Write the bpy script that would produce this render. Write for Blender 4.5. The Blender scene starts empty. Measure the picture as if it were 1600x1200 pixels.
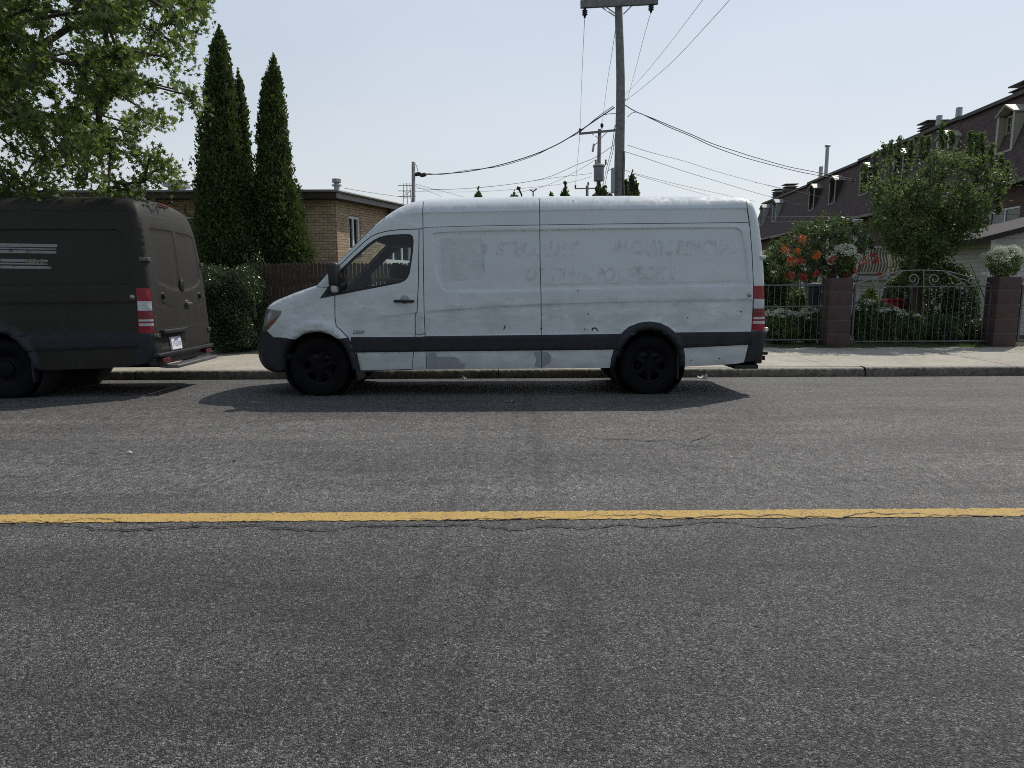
import bpy, bmesh, math, random
import numpy as np
from mathutils import Vector, Matrix
from mathutils.geometry import delaunay_2d_cdt
R = math.radians
sc = bpy.context.scene
col = sc.collection

# ------------------------------------------------------------------ camera
CAM = Vector((0, 0, 1.345)); F = 1066.67; PITCH = 8.32; YAW = 0.5; ROLL = 0.2
RC = Matrix.Rotation(R(-YAW), 3, 'Z') @ Matrix.Rotation(R(90 - PITCH), 3, 'X') @ Matrix.Rotation(R(-ROLL), 3, 'Z')
cd = bpy.data.cameras.new("camera"); cam = bpy.data.objects.new("camera", cd); col.objects.link(cam)
cd.sensor_width = 36; cd.lens = 24; cd.clip_start = .05; cd.clip_end = 3000
cam.matrix_world = Matrix.Translation(CAM) @ RC.to_4x4()
sc.camera = cam
# ------------------------------------------------------------------ sky and sun
SUN = Vector((0.60, 0.60, 1.0)).normalized()
EL = math.asin(SUN.z); AZ = math.atan2(SUN.x, SUN.y)
w = bpy.data.worlds.new("World"); sc.world = w; w.use_nodes = True
nt = w.node_tree; bg = nt.nodes["Background"]; sky = nt.nodes.new("ShaderNodeTexSky")
sky.sky_type = 'NISHITA'; sky.sun_disc = False; sky.sun_elevation = EL; sky.sun_rotation = AZ
sky.air_density = 1.0; sky.dust_density = 1.5; sky.ozone_density = 2.0; sky.altitude = 50
hz = nt.nodes.new('ShaderNodeMix'); hz.data_type = 'RGBA'; hz.inputs[0].default_value = .80     # summer haze whitens the clear sky
nt.links.new(sky.outputs[0], hz.inputs[6]); hz.inputs[7].default_value = (6.5, 7.1, 7.9, 1)
# the haze glows toward the sun and thins out overhead and behind the viewer, for every direction of the sky dome
def _vm(op, a, b=None):
    nd = nt.nodes.new('ShaderNodeVectorMath'); nd.operation = op; nt.links.new(a, nd.inputs[0])
    if b is not None: nd.inputs[1].default_value = b
    return nd
def _ramp(src, lo, hi, stops):
    mr = nt.nodes.new('ShaderNodeMapRange'); nt.links.new(src, mr.inputs[0]); mr.inputs[1].default_value = lo; mr.inputs[2].default_value = hi
    rp_ = nt.nodes.new('ShaderNodeValToRGB'); cr = rp_.color_ramp; cr.interpolation = 'EASE'
    while len(cr.elements) < len(stops): cr.elements.new(.5)
    for e, (p, c) in zip(cr.elements, stops): e.position = p; e.color = c if isinstance(c, tuple) else (c, c, c, 1)
    nt.links.new(mr.outputs[0], rp_.inputs[0]); return rp_.outputs[0]
tcw = nt.nodes.new('ShaderNodeTexCoord'); nrm = _vm('NORMALIZE', tcw.outputs['Generated'])
dt = _vm('DOT_PRODUCT', nrm.outputs[0], tuple(SUN)); sxyz = nt.nodes.new('ShaderNodeSeparateXYZ'); nt.links.new(nrm.outputs[0], sxyz.inputs[0])
g1 = _ramp(dt.outputs['Value'], -1, 1, [(.2, .36), (.5, .72), (.68, .95), (.85, 1.0), (1, 1.0)])
g2 = _ramp(sxyz.outputs[2], 0, 1, [(0, (1, 1, 1, 1)), (.10, (.98, .985, 1, 1)), (.42, (.84, .90, 1, 1)), (.75, (.50, .58, .72, 1)), (1, (.40, .48, .62, 1))])
m1 = nt.nodes.new('ShaderNodeMix'); m1.data_type = 'RGBA'; m1.blend_type = 'MULTIPLY'; m1.inputs[0].default_value = 1; nt.links.new(g1, m1.inputs[6]); nt.links.new(g2, m1.inputs[7])
m2 = nt.nodes.new('ShaderNodeMix'); m2.data_type = 'RGBA'; m2.blend_type = 'MULTIPLY'; m2.inputs[0].default_value = 1; nt.links.new(m1.outputs[2], m2.inputs[6]); m2.inputs[7].default_value = (6.6, 6.8, 6.85, 1)
nz = nt.nodes.new('ShaderNodeTexNoise'); nz.inputs['Scale'].default_value = 2.2; nz.inputs['Detail'].default_value = 5; mpz = nt.nodes.new('ShaderNodeMapping'); mpz.inputs['Scale'].default_value = (1, 1, 3.2)
nt.links.new(nrm.outputs[0], mpz.inputs[0]); nt.links.new(mpz.outputs[0], nz.inputs['Vector']); g3 = _ramp(nz.outputs['Fac'], 0, 1, [(.3, (.93, .945, .965, 1)), (.7, (1.0, 1.0, 1.0, 1))])     # thin uneven haze
m3 = nt.nodes.new('ShaderNodeMix'); m3.data_type = 'RGBA'; m3.blend_type = 'MULTIPLY'; m3.inputs[0].default_value = 1; nt.links.new(m2.outputs[2], m3.inputs[6]); nt.links.new(g3, m3.inputs[7])
nt.links.new(m3.outputs[2], hz.inputs[7])
nt.links.new(hz.outputs[2], bg.inputs[0]); bg.inputs[1].default_value = 0.15
sl = bpy.data.lights.new("sun", 'SUN'); sl.energy = 4.1; sl.angle = R(0.6); sl.color = (1, .94, .86)
so = bpy.data.objects.new("sun", sl); col.objects.link(so)
so.rotation_euler = (-SUN).to_track_quat('-Z', 'Y').to_euler()
sc.view_settings.view_transform = 'Standard'; sc.view_settings.look = 'None'
sc.view_settings.exposure = -0.3; sc.view_settings.gamma = 1
sc.cycles.max_bounces = 8; sc.cycles.transparent_max_bounces = 16
sc.cycles.caustics_reflective = False; sc.cycles.caustics_refractive = False
sc.cycles.use_denoising = False; sc.cycles.filter_width = 1.0

# ------------------------------------------------------------------ helpers
def ray(px, py):
    return RC @ Vector(((px - 800) / F, -(py - 600) / F, -1))
def at(px, py, Y):
    d = ray(px, py); t = Y / d.y
    return CAM + d * t
def at_plane(px, py, p0, n):
    d = ray(px, py); return CAM + d * ((Vector(p0) - CAM).dot(Vector(n)) / d.dot(Vector(n)))
def road_z(y):
    if y < 3.86: return -0.02 * (3.86 - y)
    if y < 8.8: return -0.02 * (y - 3.86)
    return -0.0988 - 0.028 * (y - 8.8)
def road_pt(px, py, up=0.0):
    z = 0
    for _ in range(12):
        d = ray(px, py); t = (z + up - CAM.z) / d.z; p = CAM + d * t; z = road_z(p.y)
    return Vector((p.x, p.y, z + up))

class NT:
    def __init__(s, name):
        s.m = bpy.data.materials.new(name); s.m.use_nodes = True; s.t = s.m.node_tree
        s.p = s.t.nodes["Principled BSDF"]; s.out = s.t.nodes["Material Output"]
    def n(s, typ, **kw):
        nd = s.t.nodes.new(typ)
        for k, v in kw.items():
            if k.startswith('i_'):
                key = k[2:]
                nd.inputs[int(key) if key.isdigit() else key].default_value = v
            else: setattr(nd, k, v)
        return nd
    def l(s, a, b): s.t.links.new(a, b)
    def coord(s, kind='Object', scale=(1, 1, 1), loc=(0, 0, 0)):
        c = s.n('ShaderNodeTexCoord'); mp = s.n('ShaderNodeMapping'); mp.inputs['Scale'].default_value = scale
        mp.inputs['Location'].default_value = loc
        s.l(c.outputs[kind], mp.inputs[0]); return mp.outputs[0]
    def noise(s, vec, scale, detail=4, rough=.6, dist=0):
        nd = s.n('ShaderNodeTexNoise'); nd.inputs['Scale'].default_value = scale; nd.inputs['Detail'].default_value = detail
        nd.inputs['Roughness'].default_value = rough; nd.inputs['Distortion'].default_value = dist
        if vec is not None: s.l(vec, nd.inputs['Vector'])
        return nd.outputs['Fac']
    def ramp(s, fac, stops, interp='LINEAR'):
        nd = s.n('ShaderNodeValToRGB'); cr = nd.color_ramp; cr.interpolation = interp
        while len(cr.elements) < len(stops): cr.elements.new(.5)
        for e, (p, c) in zip(cr.elements, stops):
            e.position = p; e.color = (c, c, c, 1) if isinstance(c, (int, float)) else (*c, 1)
        s.l(fac, nd.inputs[0]); return nd.outputs[0]
    def mix(s, fac, a, b, mode='MIX'):
        nd = s.n('ShaderNodeMix', data_type='RGBA', blend_type=mode)
        for sock, v in ((nd.inputs[0], fac), (nd.inputs[6], a), (nd.inputs[7], b)):
            if isinstance(v, (int, float)): sock.default_value = v if sock == nd.inputs[0] else (v, v, v, 1)
            elif isinstance(v, tuple): sock.default_value = (*v, 1)
            else: s.l(v, sock)
        return nd.outputs[2]
    def math(s, op, a, b=0.0, c=None):
        nd = s.n('ShaderNodeMath', operation=op)
        for k, v in enumerate((a, b) if c is None else (a, b, c)):
            if isinstance(v, (int, float)): nd.inputs[k].default_value = v
            else: s.l(v, nd.inputs[k])
        return nd.outputs[0]
    def bump(s, h, strength=.3, dist=.01):
        nd = s.n('ShaderNodeBump'); nd.inputs['Strength'].default_value = strength; nd.inputs['Distance'].default_value = dist
        s.l(h, nd.inputs['Height']); s.l(nd.outputs[0], s.p.inputs['Normal']); return nd
    def base(s, v):
        if isinstance(v, tuple): s.p.inputs['Base Color'].default_value = (*v, 1)
        else: s.l(v, s.p.inputs['Base Color'])
    def set(s, rough=.5, metal=0, spec=.5, coat=0, coat_rough=.05):
        if isinstance(rough, (int, float)): s.p.inputs['Roughness'].default_value = rough
        else: s.l(rough, s.p.inputs['Roughness'])
        s.p.inputs['Metallic'].default_value = metal; s.p.inputs['Specular IOR Level'].default_value = spec
        s.p.inputs['Coat Weight'].default_value = coat; s.p.inputs['Coat Roughness'].default_value = coat_rough

def mul(c, k): return tuple(min(1, x * k) for x in c)
def simple(name, c, rough=.6, metal=0, var=.18, scale=6, spec=.5, coat=0, bump=0, bscale=40):
    a = NT(name); v = a.coord()
    n1 = a.noise(v, scale, 6); a.base(a.ramp(n1, [(.3, mul(c, 1 - var)), (.7, mul(c, 1 + var))]))
    a.set(rough, metal, spec, coat)
    if bump: a.bump(a.noise(v, bscale, 5), bump, .01)
    return a.m
def leafmat(name, c1, c2, trans=.35, rough=.45, spec=.4, glow=(.20, .29, .06)):
    a = NT(name); g = a.n('ShaderNodeNewGeometry')
    v = a.coord(); n1 = a.noise(v, 1.3, 2)
    f = a.math('ADD', a.math('MULTIPLY', g.outputs['Random Per Island'], .6), a.math('MULTIPLY', n1, .4))
    c = a.ramp(f, [(.2, c1), (.8, c2)]); a.base(c); a.set(rough, 0, spec)
    tr = a.n('ShaderNodeBsdfTranslucent'); a.l(a.mix(.5, c, glow, 'MIX'), tr.inputs[0])
    mx = a.n('ShaderNodeMixShader'); mx.inputs[0].default_value = trans
    a.l(a.p.outputs[0], mx.inputs[1]); a.l(tr.outputs[0], mx.inputs[2]); a.l(mx.outputs[0], a.out.inputs[0])
    return a.m
def glassmat(name, tint=(.75, .8, .8), refl=1.0):
    a = NT(name); a.t.nodes.remove(a.p)
    t = a.n('ShaderNodeBsdfTransparent'); t.inputs[0].default_value = (*tint, 1)
    g = a.n('ShaderNodeBsdfGlossy'); g.inputs['Roughness'].default_value = .02; g.inputs[0].default_value = (refl, refl, refl, 1)
    fr = a.n('ShaderNodeFresnel'); gm = a.n('ShaderNodeNewGeometry'); mr = a.n('ShaderNodeMapRange'); a.l(gm.outputs['Backfacing'], mr.inputs[0]); mr.inputs[3].default_value = 1.5; mr.inputs[4].default_value = 1 / 1.5; a.l(mr.outputs[0], fr.inputs[0])
    mx = a.n('ShaderNodeMixShader'); a.l(fr.outputs[0], mx.inputs[0]); a.l(t.outputs[0], mx.inputs[1]); a.l(g.outputs[0], mx.inputs[2])
    a.l(mx.outputs[0], a.out.inputs[0]); return a.m

def tag(o, label=None, cat=None, group=None, kind=None):
    if label: o['label'] = label
    if cat: o['category'] = cat
    if group: o['group'] = group
    if kind: o['kind'] = kind
    return o
def empty(name, loc, label=None, cat=None, group=None):
    o = bpy.data.objects.new(name, None); col.objects.link(o); o.location = loc; o.empty_display_size = .2
    return tag(o, label, cat, group)

class MB:
    """collects geometry for one mesh object (coordinates are local to its parent)"""
    def __init__(s): s.v = []; s.f = []; s.mi = []; s.uv = None
    def add(s, vs, fs, mi=0):
        b = len(s.v); s.v += [tuple(q) for q in vs]; s.f += [tuple(b + i for i in f) for f in fs]; s.mi += [mi] * len(fs)
    def box(s, c, d, rz=0, mi=0, rx=0, ry=0, bev=0):
        M = Matrix.Translation(Vector(c)) @ Matrix.Rotation(rz, 4, 'Z') @ Matrix.Rotation(ry, 4, 'Y') @ Matrix.Rotation(rx, 4, 'X')
        x, y, z = d[0] / 2, d[1] / 2, d[2] / 2
        if bev <= 0:
            vs = [(-x, -y, -z), (x, -y, -z), (x, y, -z), (-x, y, -z), (-x, -y, z), (x, -y, z), (x, y, z), (-x, y, z)]
            fs = [(0, 3, 2, 1), (4, 5, 6, 7), (0, 1, 5, 4), (1, 2, 6, 5), (2, 3, 7, 6), (3, 0, 4, 7)]
        else:
            bm = bmesh.new(); bmesh.ops.create_cube(bm, size=1)
            for q in bm.verts: q.co = Vector((q.co.x * d[0], q.co.y * d[1], q.co.z * d[2]))
            bmesh.ops.bevel(bm, geom=bm.edges[:], offset=bev, segments=3, affect='EDGES', profile=.5)
            bm.verts.index_update(); vs = [q.co.copy() for q in bm.verts]; fs = [[q.index for q in f.verts] for f in bm.faces]; bm.free()
        s.add([M @ Vector(q) for q in vs], fs, mi); return s
    def tube(s, pts, rad, n=8, mi=0, cap=True):
        pts = [Vector(p) for p in pts]; rs = rad if isinstance(rad, (list, tuple)) else [rad] * len(pts)
        vs = []; up = None
        for i, p in enumerate(pts):
            t = (pts[min(i + 1, len(pts) - 1)] - pts[max(i - 1, 0)]).normalized()
            if up is None: up = Vector((0, 0, 1)) if abs(t.z) < .9 else Vector((1, 0, 0))
            a = t.cross(up).normalized(); up = a.cross(t).normalized()
            for k in range(n):
                an = 2 * math.pi * k / n; vs.append(p + (a * math.cos(an) + up * math.sin(an)) * rs[i])
        fs = [(i * n + k, i * n + (k + 1) % n, (i + 1) * n + (k + 1) % n, (i + 1) * n + k) for i in range(len(pts) - 1) for k in range(n)]
        if cap: fs += [tuple(range(n))[::-1], tuple((len(pts) - 1) * n + k for k in range(n))]
        s.add(vs, fs, mi); return s
    def lathe(s, prof, n=32, M=Matrix(), mi=0, arc=(0, 2 * math.pi)):
        """prof: (r, h) pairs; axis = local z"""
        full = abs(arc[1] - arc[0] - 2 * math.pi) < 1e-6; m = n if full else n + 1; vs = []
        for r, h in prof:
            for k in range(m):
                a = arc[0] + (arc[1] - arc[0]) * k / n; vs.append(M @ Vector((r * math.cos(a), r * math.sin(a), h)))
        fs = []
        for i in range(len(prof) - 1):
            for k in range(n):
                k2 = (k + 1) % m if full else k + 1
                fs.append((i * m + k, i * m + k2, (i + 1) * m + k2, (i + 1) * m + k))
        s.add(vs, fs, mi); return s
    def prism(s, poly, h, M=Matrix(), mi=0):
        n = len(poly); vs = [M @ Vector((x, y, 0)) for x, y in poly] + [M @ Vector((x, y, h)) for x, y in poly]
        s.add(vs, [tuple(range(n))[::-1], tuple(range(n, 2 * n))] + [(i, (i + 1) % n, n + (i + 1) % n, n + i) for i in range(n)], mi); return s
    def build(s, name, mats, parent=None, smooth=False, autos=None):
        me = bpy.data.meshes.new(name); me.from_pydata(s.v, [], s.f)
        if not isinstance(mats, (list, tuple)): mats = [mats]
        for m in mats: me.materials.append(m)
        if any(s.mi): me.polygons.foreach_set('material_index', s.mi)
        if smooth or autos:
            me.polygons.foreach_set('use_smooth', [True] * len(me.polygons))
        me.update()
        if autos: me.set_sharp_from_angle(angle=R(autos))
        o = bpy.data.objects.new(name, me); col.objects.link(o)
        if parent is not None: o.parent = parent
        return o
def npmesh(name, V, Fq, mats, parent=None, smooth=False, mi=None):
    """fast mesh from numpy: V (n,3), Fq (m,k) of constant k"""
    me = bpy.data.meshes.new(name); V = np.asarray(V, np.float32); Fq = np.asarray(Fq, np.int32)
    me.vertices.add(len(V)); me.vertices.foreach_set('co', V.ravel())
    me.loops.add(Fq.size); me.loops.foreach_set('vertex_index', Fq.ravel())
    me.polygons.add(len(Fq)); k = Fq.shape[1]
    me.polygons.foreach_set('loop_start', np.arange(len(Fq), dtype=np.int32) * k)
    me.polygons.foreach_set('loop_total', np.full(len(Fq), k, np.int32))
    if not isinstance(mats, (list, tuple)): mats = [mats]
    for m in mats: me.materials.append(m)
    if mi is not None: me.polygons.foreach_set('material_index', np.asarray(mi, np.int32))
    if smooth: me.polygons.foreach_set('use_smooth', np.ones(len(Fq), bool))
    me.update(calc_edges=True); me.validate()
    o = bpy.data.objects.new(name, me); col.objects.link(o)
    if parent is not None: o.parent = parent
    return o
def smooth_pts(pts, n=4, closed=False):
    P = [tuple(p) for p in pts]; N = len(P); out = []
    rng = range(N) if closed else range(N - 1)
    for i in rng:
        g = lambda k: P[k % N] if closed else P[max(0, min(N - 1, k))]
        p0, p1, p2, p3 = g(i - 1), g(i), g(i + 1), g(i + 2)
        for j in range(n):
            t = j / n
            out.append(tuple(.5 * (2 * b + (c - a) * t + (2 * a - 5 * b + 4 * c - d) * t * t + (3 * b - a - 3 * c + d) * t ** 3) for a, b, c, d in zip(p0, p1, p2, p3)))
    if not closed: out.append(P[-1])
    return out
def text_mesh(s, size, mat, name, parent, M, depth=.002, shear=0, bold=0):
    cu = bpy.data.curves.new(name, 'FONT'); cu.body = s; cu.size = size; cu.extrude = depth; cu.align_x = 'CENTER'; cu.align_y = 'CENTER'; cu.shear = shear; cu.offset = bold
    o = bpy.data.objects.new(name, cu); col.objects.link(o)
    bpy.context.view_layer.update()
    me = bpy.data.meshes.new_from_object(o.evaluated_get(bpy.context.evaluated_depsgraph_get()))
    bpy.data.objects.remove(o); me.materials.clear(); me.materials.append(mat); me.transform(M); me.name = name
    o = bpy.data.objects.new(name, me); col.objects.link(o); o.parent = parent; return o
# polygons on a 2-D sheet
def pip(P, poly):
    x, y = P[:, 0], P[:, 1]; ins = np.zeros(len(P), bool); n = len(poly)
    for i in range(n):
        x1, y1 = poly[i]; x2, y2 = poly[(i + 1) % n]
        if y1 == y2: continue
        c = ((y1 > y) != (y2 > y)) & (x < (x2 - x1) * (y - y1) / (y2 - y1) + x1); ins ^= c
    return ins
def pdist(P, line, closed=True):
    n = len(line); D = np.full(len(P), 1e9); T = np.zeros(len(P)); s = 0.0
    for i in range(n if closed else n - 1):
        a = np.array(line[i]); b = np.array(line[(i + 1) % n]); ab = b - a; L = np.hypot(*ab)
        if L < 1e-9: continue
        t = np.clip(((P - a) @ ab) / L ** 2, 0, 1); d = np.hypot(*(P - a - t[:, None] * ab).T)
        m = d < D; D[m] = d[m]; T[m] = s + t[m] * L; s += L
    return D, T
def ribbon(line, wd):
    """closed polygon round an open polyline"""
    L = []; Rr = []; n = len(line)
    for i in range(n):
        a = np.array(line[max(i - 1, 0)]); b = np.array(line[min(i + 1, n - 1)]); t = (b - a) / (np.hypot(*(b - a)) + 1e-9)
        nn = np.array((-t[1], t[0])) * wd / 2; p = np.array(line[i]); L.append(tuple(p + nn)); Rr.append(tuple(p - nn))
    return L + Rr[::-1]
def densify(poly, h, closed=True):
    out = []; n = len(poly)
    for i in range(n if closed else n - 1):
        a = np.array(poly[i]); b = np.array(poly[(i + 1) % n]); k = max(1, int(math.ceil(np.hypot(*(b - a)) / h)))
        for j in range(k): out.append(tuple(a + (b - a) * j / k))
    if not closed: out.append(tuple(poly[-1]))
    return out

def triangulate(domain, polys, pts, h):
    V = []; E = []
    for pl in [domain] + polys:
        d = densify(pl, h); b = len(V); V += [Vector(p) for p in d]; E += [(b + i, b + (i + 1) % len(d)) for i in range(len(d))]
    V += [Vector(p) for p in pts]
    r = delaunay_2d_cdt(V, E, [], 0, 1e-5)
    P = np.array([(q.x, q.y) for q in r[0]]); T = np.array([f for f in r[2] if len(f) == 3])
    C = P[T].mean(1); T = T[pip(C, domain)]
    return P, T
def sheet_parts(P, T, XYZ, regions, default, parent, flip=False, off=0.0, only=None):
    """regions: (name, poly, material, parentname). makes one mesh per region name"""
    V = XYZ; Tn = T[:, ::-1] if flip else T
    fn = np.cross(V[Tn[:, 1]] - V[Tn[:, 0]], V[Tn[:, 2]] - V[Tn[:, 0]]); N = np.zeros_like(V)
    for k in range(3): np.add.at(N, Tn[:, k], fn)
    N /= (np.linalg.norm(N, axis=1)[:, None] + 1e-12)
    if off: V = V - N * off
    C = P[T].mean(1); lab = np.full(len(T), -1)
    for i, (nm, poly, m, par) in enumerate(regions):
        ii = (lab < 0) & pip(C, poly); lab[ii] = i
    made = {}; order = [default] + regions; allp = []
    for i in range(-1, len(regions)):
        nm, _, m, par = order[i + 1]
        if m is None: continue
        if only and nm not in only: continue
        sel = Tn[lab == i]
        if not len(sel): continue
        allp.append((nm, m, par, sel))
    allp.sort(key=lambda q: q[2] is not None)
    merged = {}
    for nm, m, par, sel in allp:
        merged.setdefault((nm, par), []).append((m, sel))
    for (nm, par), lst in merged.items():
        mats = []; mi = []; sels = []
        for m, sel in lst:
            if m not in mats: mats.append(m)
            mi += [mats.index(m)] * len(sel); sels.append(sel)
        sel = np.concatenate(sels); u, inv = np.unique(sel, return_inverse=True); inv = inv.reshape(sel.shape)
        o = npmesh(nm, V[u], inv, mats, made.get(par, parent), True, mi)
        o.data.normals_split_custom_set_from_vertices([tuple(q) for q in N[u]])
        made[nm] = o
        # every separate piece of a part becomes an object of its own
        if nm in SPLIT: split_loose(o)
    return made
SPLIT = {'bumper', 'wheel_arch', 'side_moulding', 'paint_patch', 'reflector_strip', 'window', 'headlight', 'roof_edge', 'body_side', 'lining', 'rear_door'}
def split_loose(o, minf=4):
    me = o.data; nv = len(me.vertices); lab = np.arange(nv); F_ = np.array([p.vertices[:] for p in me.polygons]); 
    while True:
        m = lab[F_].min(1); new = lab.copy()
        for k in range(F_.shape[1]): np.minimum.at(new, F_[:, k], m)
        new = new[new]
        if (new == lab).all(): break
        lab = new
    fl = lab[F_[:, 0]]; ids, cnt = np.unique(fl, return_counts=True); big = [i for i, c in zip(ids, cnt) if c >= minf]
    if len(big) < 2: return
    big.sort(key=lambda i: -cnt[list(ids).index(i)]); V = np.empty((nv, 3), np.float32); me.vertices.foreach_get('co', V.ravel())
    N = np.empty((len(me.loops), 3), np.float32); me.corner_normals.foreach_get('vector', N.ravel()); vn = np.zeros((nv, 3)); li = F_.ravel(); vn[li] = N
    mi = np.empty(len(F_), np.int32); me.polygons.foreach_get('material_index', mi); mats = list(me.materials); nm = o.name.split('.')[0]; par = o.parent
    for k, i in enumerate(big):
        sel = F_[(fl == i) | ((~np.isin(fl, big)) & (k == 0))]; mm = mi[(fl == i) | ((~np.isin(fl, big)) & (k == 0))]; u, inv = np.unique(sel, return_inverse=True); inv = inv.reshape(sel.shape)
        q = npmesh(nm, V[u], inv, mats, par, True, mm); q.data.normals_split_custom_set_from_vertices([tuple(a) for a in vn[u]])
        if k == 0: first = q.data; bpy.data.objects.remove(q); o.data = first

# ------------------------------------------------------------------ materials
def asphalt():
    a = NT('asphalt'); v = a.coord()
    big = a.noise(v, .35, 5); med = a.noise(a.coord(scale=(.5, 3, 1)), 1.3, 5)
    vo = a.n('ShaderNodeTexVoronoi'); vo.inputs['Scale'].default_value = 165; a.l(v, vo.inputs['Vector'])
    sep = a.n('ShaderNodeSeparateColor'); a.l(vo.outputs['Color'], sep.inputs[0])
    stone = a.ramp(sep.outputs[0], [(.0, .026), (.35, .066), (.7, .128), (.92, .22), (1, .36)])
    fine = a.ramp(a.noise(v, 210, 3, .7), [(.3, .30), (.7, 1.75)])
    mid = a.ramp(a.noise(v, 30, 5, .8), [(.3, .62), (.7, 1.38)])
    sy = a.n('ShaderNodeSeparateXYZ'); a.l(v, sy.inputs[0])
    midf = a.ramp(a.noise(a.coord(scale=(1, .6, 1)), 22, 5, .8), [(.33, .40), (.67, 1.6)])     # the far lane is an older, opener mix
    lane = a.ramp(a.math('MULTIPLY', sy.outputs[1], .1), [(.38, 0.0), (.44, 1.0)]); mid = a.mix(lane, mid, midf)
    stain = a.ramp(a.noise(a.coord(scale=(.35, 1.2, 1)), .9, 6, .65), [(.40, .78), (.50, 1.0), (.62, 1.10)]); big = a.mix(1, a.ramp(big, [(.3, .90), (.7, 1.1)]), stain, 'MULTIPLY')
    holes = a.ramp(a.noise(a.coord(scale=(.75, 1, 1)), 85, 2), [(.33, .25), (.41, 1)])  # shade inside the surface pits, painted as dark colour
    vp = a.n('ShaderNodeTexVoronoi'); vp.inputs['Scale'].default_value = 17; a.l(v, vp.inputs['Vector']); sp_ = a.n('ShaderNodeSeparateColor'); a.l(vp.outputs['Color'], sp_.inputs[0])
    pit_shade = a.math('MULTIPLY', a.ramp(vp.outputs['Distance'], [(.10, 1.0), (.17, 0.0)]), a.ramp(sp_.outputs[1], [(.60, 0.0), (.62, 1.0)]))
    holes = a.mix(pit_shade, holes, .12)  # larger pits, their shade painted in the same way
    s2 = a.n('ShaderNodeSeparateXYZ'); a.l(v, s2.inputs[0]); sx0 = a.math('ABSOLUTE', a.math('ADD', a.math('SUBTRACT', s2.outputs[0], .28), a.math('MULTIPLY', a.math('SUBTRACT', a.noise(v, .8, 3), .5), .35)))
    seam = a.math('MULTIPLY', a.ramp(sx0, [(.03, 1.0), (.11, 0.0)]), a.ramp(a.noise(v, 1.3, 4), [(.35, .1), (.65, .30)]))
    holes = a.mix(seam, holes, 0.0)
    c = a.mix(1, stone, fine, 'MULTIPLY'); c = a.mix(1, c, mid, 'MULTIPLY'); c = a.mix(1, c, holes, 'MULTIPLY')
    c = a.mix(1, c, big, 'MULTIPLY')
    c = a.mix(1, c, a.ramp(med, [(.35, .86), (.65, 1.1)]), 'MULTIPLY')
    # sun glare on the far lane painted in as paler colour, with polished wheel-track bands
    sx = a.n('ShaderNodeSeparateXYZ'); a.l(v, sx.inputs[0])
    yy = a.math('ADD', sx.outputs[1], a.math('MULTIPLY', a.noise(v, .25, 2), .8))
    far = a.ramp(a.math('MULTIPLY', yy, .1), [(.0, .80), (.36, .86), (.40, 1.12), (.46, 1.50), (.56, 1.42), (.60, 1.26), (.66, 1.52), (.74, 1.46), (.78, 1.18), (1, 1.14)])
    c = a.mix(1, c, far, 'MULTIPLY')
    c = a.mix(1, c, (1.0, .945, .88), 'MULTIPLY')
    a.base(c); a.set(.66, 0, .5)
    h = a.math('ADD', a.math('MULTIPLY', vo.outputs['Distance'], -.55), a.math('MULTIPLY', a.noise(v, 90, 3, .7), .8))
    h = a.math('ADD', h, a.math('MULTIPLY', a.noise(v, 30, 3, .7), .7))
    a.bump(h, 1.0, .016); return a.m
def concrete(name, c=(.36, .33, .28), dirt=.5):
    a = NT(name); v = a.coord()
    n1 = a.noise(v, 1.2, 6); n2 = a.noise(v, 40, 5, .7); n3 = a.noise(v, 9, 5)
    cc = a.ramp(n1, [(.3, mul(c, .8)), (.7, mul(c, 1.1))])
    cc = a.mix(1, cc, a.ramp(n2, [(.3, .82), (.7, 1.15)]), 'MULTIPLY')
    cc = a.mix(1, cc, a.ramp(n3, [(.3, .82), (.55, 1.04)]), 'MULTIPLY')
    a.base(cc); a.set(.9, 0, .25); a.bump(n2, .35, .006); return a.m
def kerbmat():
    a = NT('worn_kerb_concrete'); v = a.coord()
    c = a.ramp(a.noise(v, 2.2, 6, .7), [(.3, (.10, .092, .075)), (.7, (.20, .185, .15))])
    c = a.mix(a.ramp(a.noise(v, 16, 6, .8), [(.48, 0.0), (.62, .8)]), c, (.045, .042, .036))
    c = a.mix(a.ramp(a.noise(v, 30, 5, .8), [(.58, 0.0), (.66, .8)]), c, (.36, .33, .28))
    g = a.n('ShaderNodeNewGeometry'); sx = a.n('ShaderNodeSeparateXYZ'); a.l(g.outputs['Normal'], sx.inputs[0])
    up = a.ramp(sx.outputs[2], [(.55, 0.0), (.9, 1.0)])      # upward faces are mixed paler than the upright face
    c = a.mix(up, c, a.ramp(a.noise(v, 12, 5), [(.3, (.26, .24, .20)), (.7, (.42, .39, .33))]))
    a.base(c); a.set(.95, 0, .2); a.bump(a.noise(v, 35, 5, .7), .6, .01); return a.m
def yellow_paint():
    a = NT('yellow_road_paint'); v = a.coord()
    n = a.noise(v, 55, 4, .75); n2 = a.noise(v, 7, 4)
    f = a.math('ADD', a.math('MULTIPLY', n, .8), a.math('MULTIPLY', n2, .2))
    worn = a.ramp(f, [(.385, 0.0), (.45, 1.0)])
    c = a.mix(worn, (.07, .07, .07), a.ramp(a.noise(v, 140, 3, .7), [(.3, (.36, .235, .07)), (.7, (.62, .42, .14))]))
    a.base(c); a.set(.8, 0, .3)
    a.bump(a.math('ADD', a.noise(v, 90, 3, .7), a.math('MULTIPLY', a.noise(v, 30, 3, .7), .7)), .7, .01); return a.m
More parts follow.
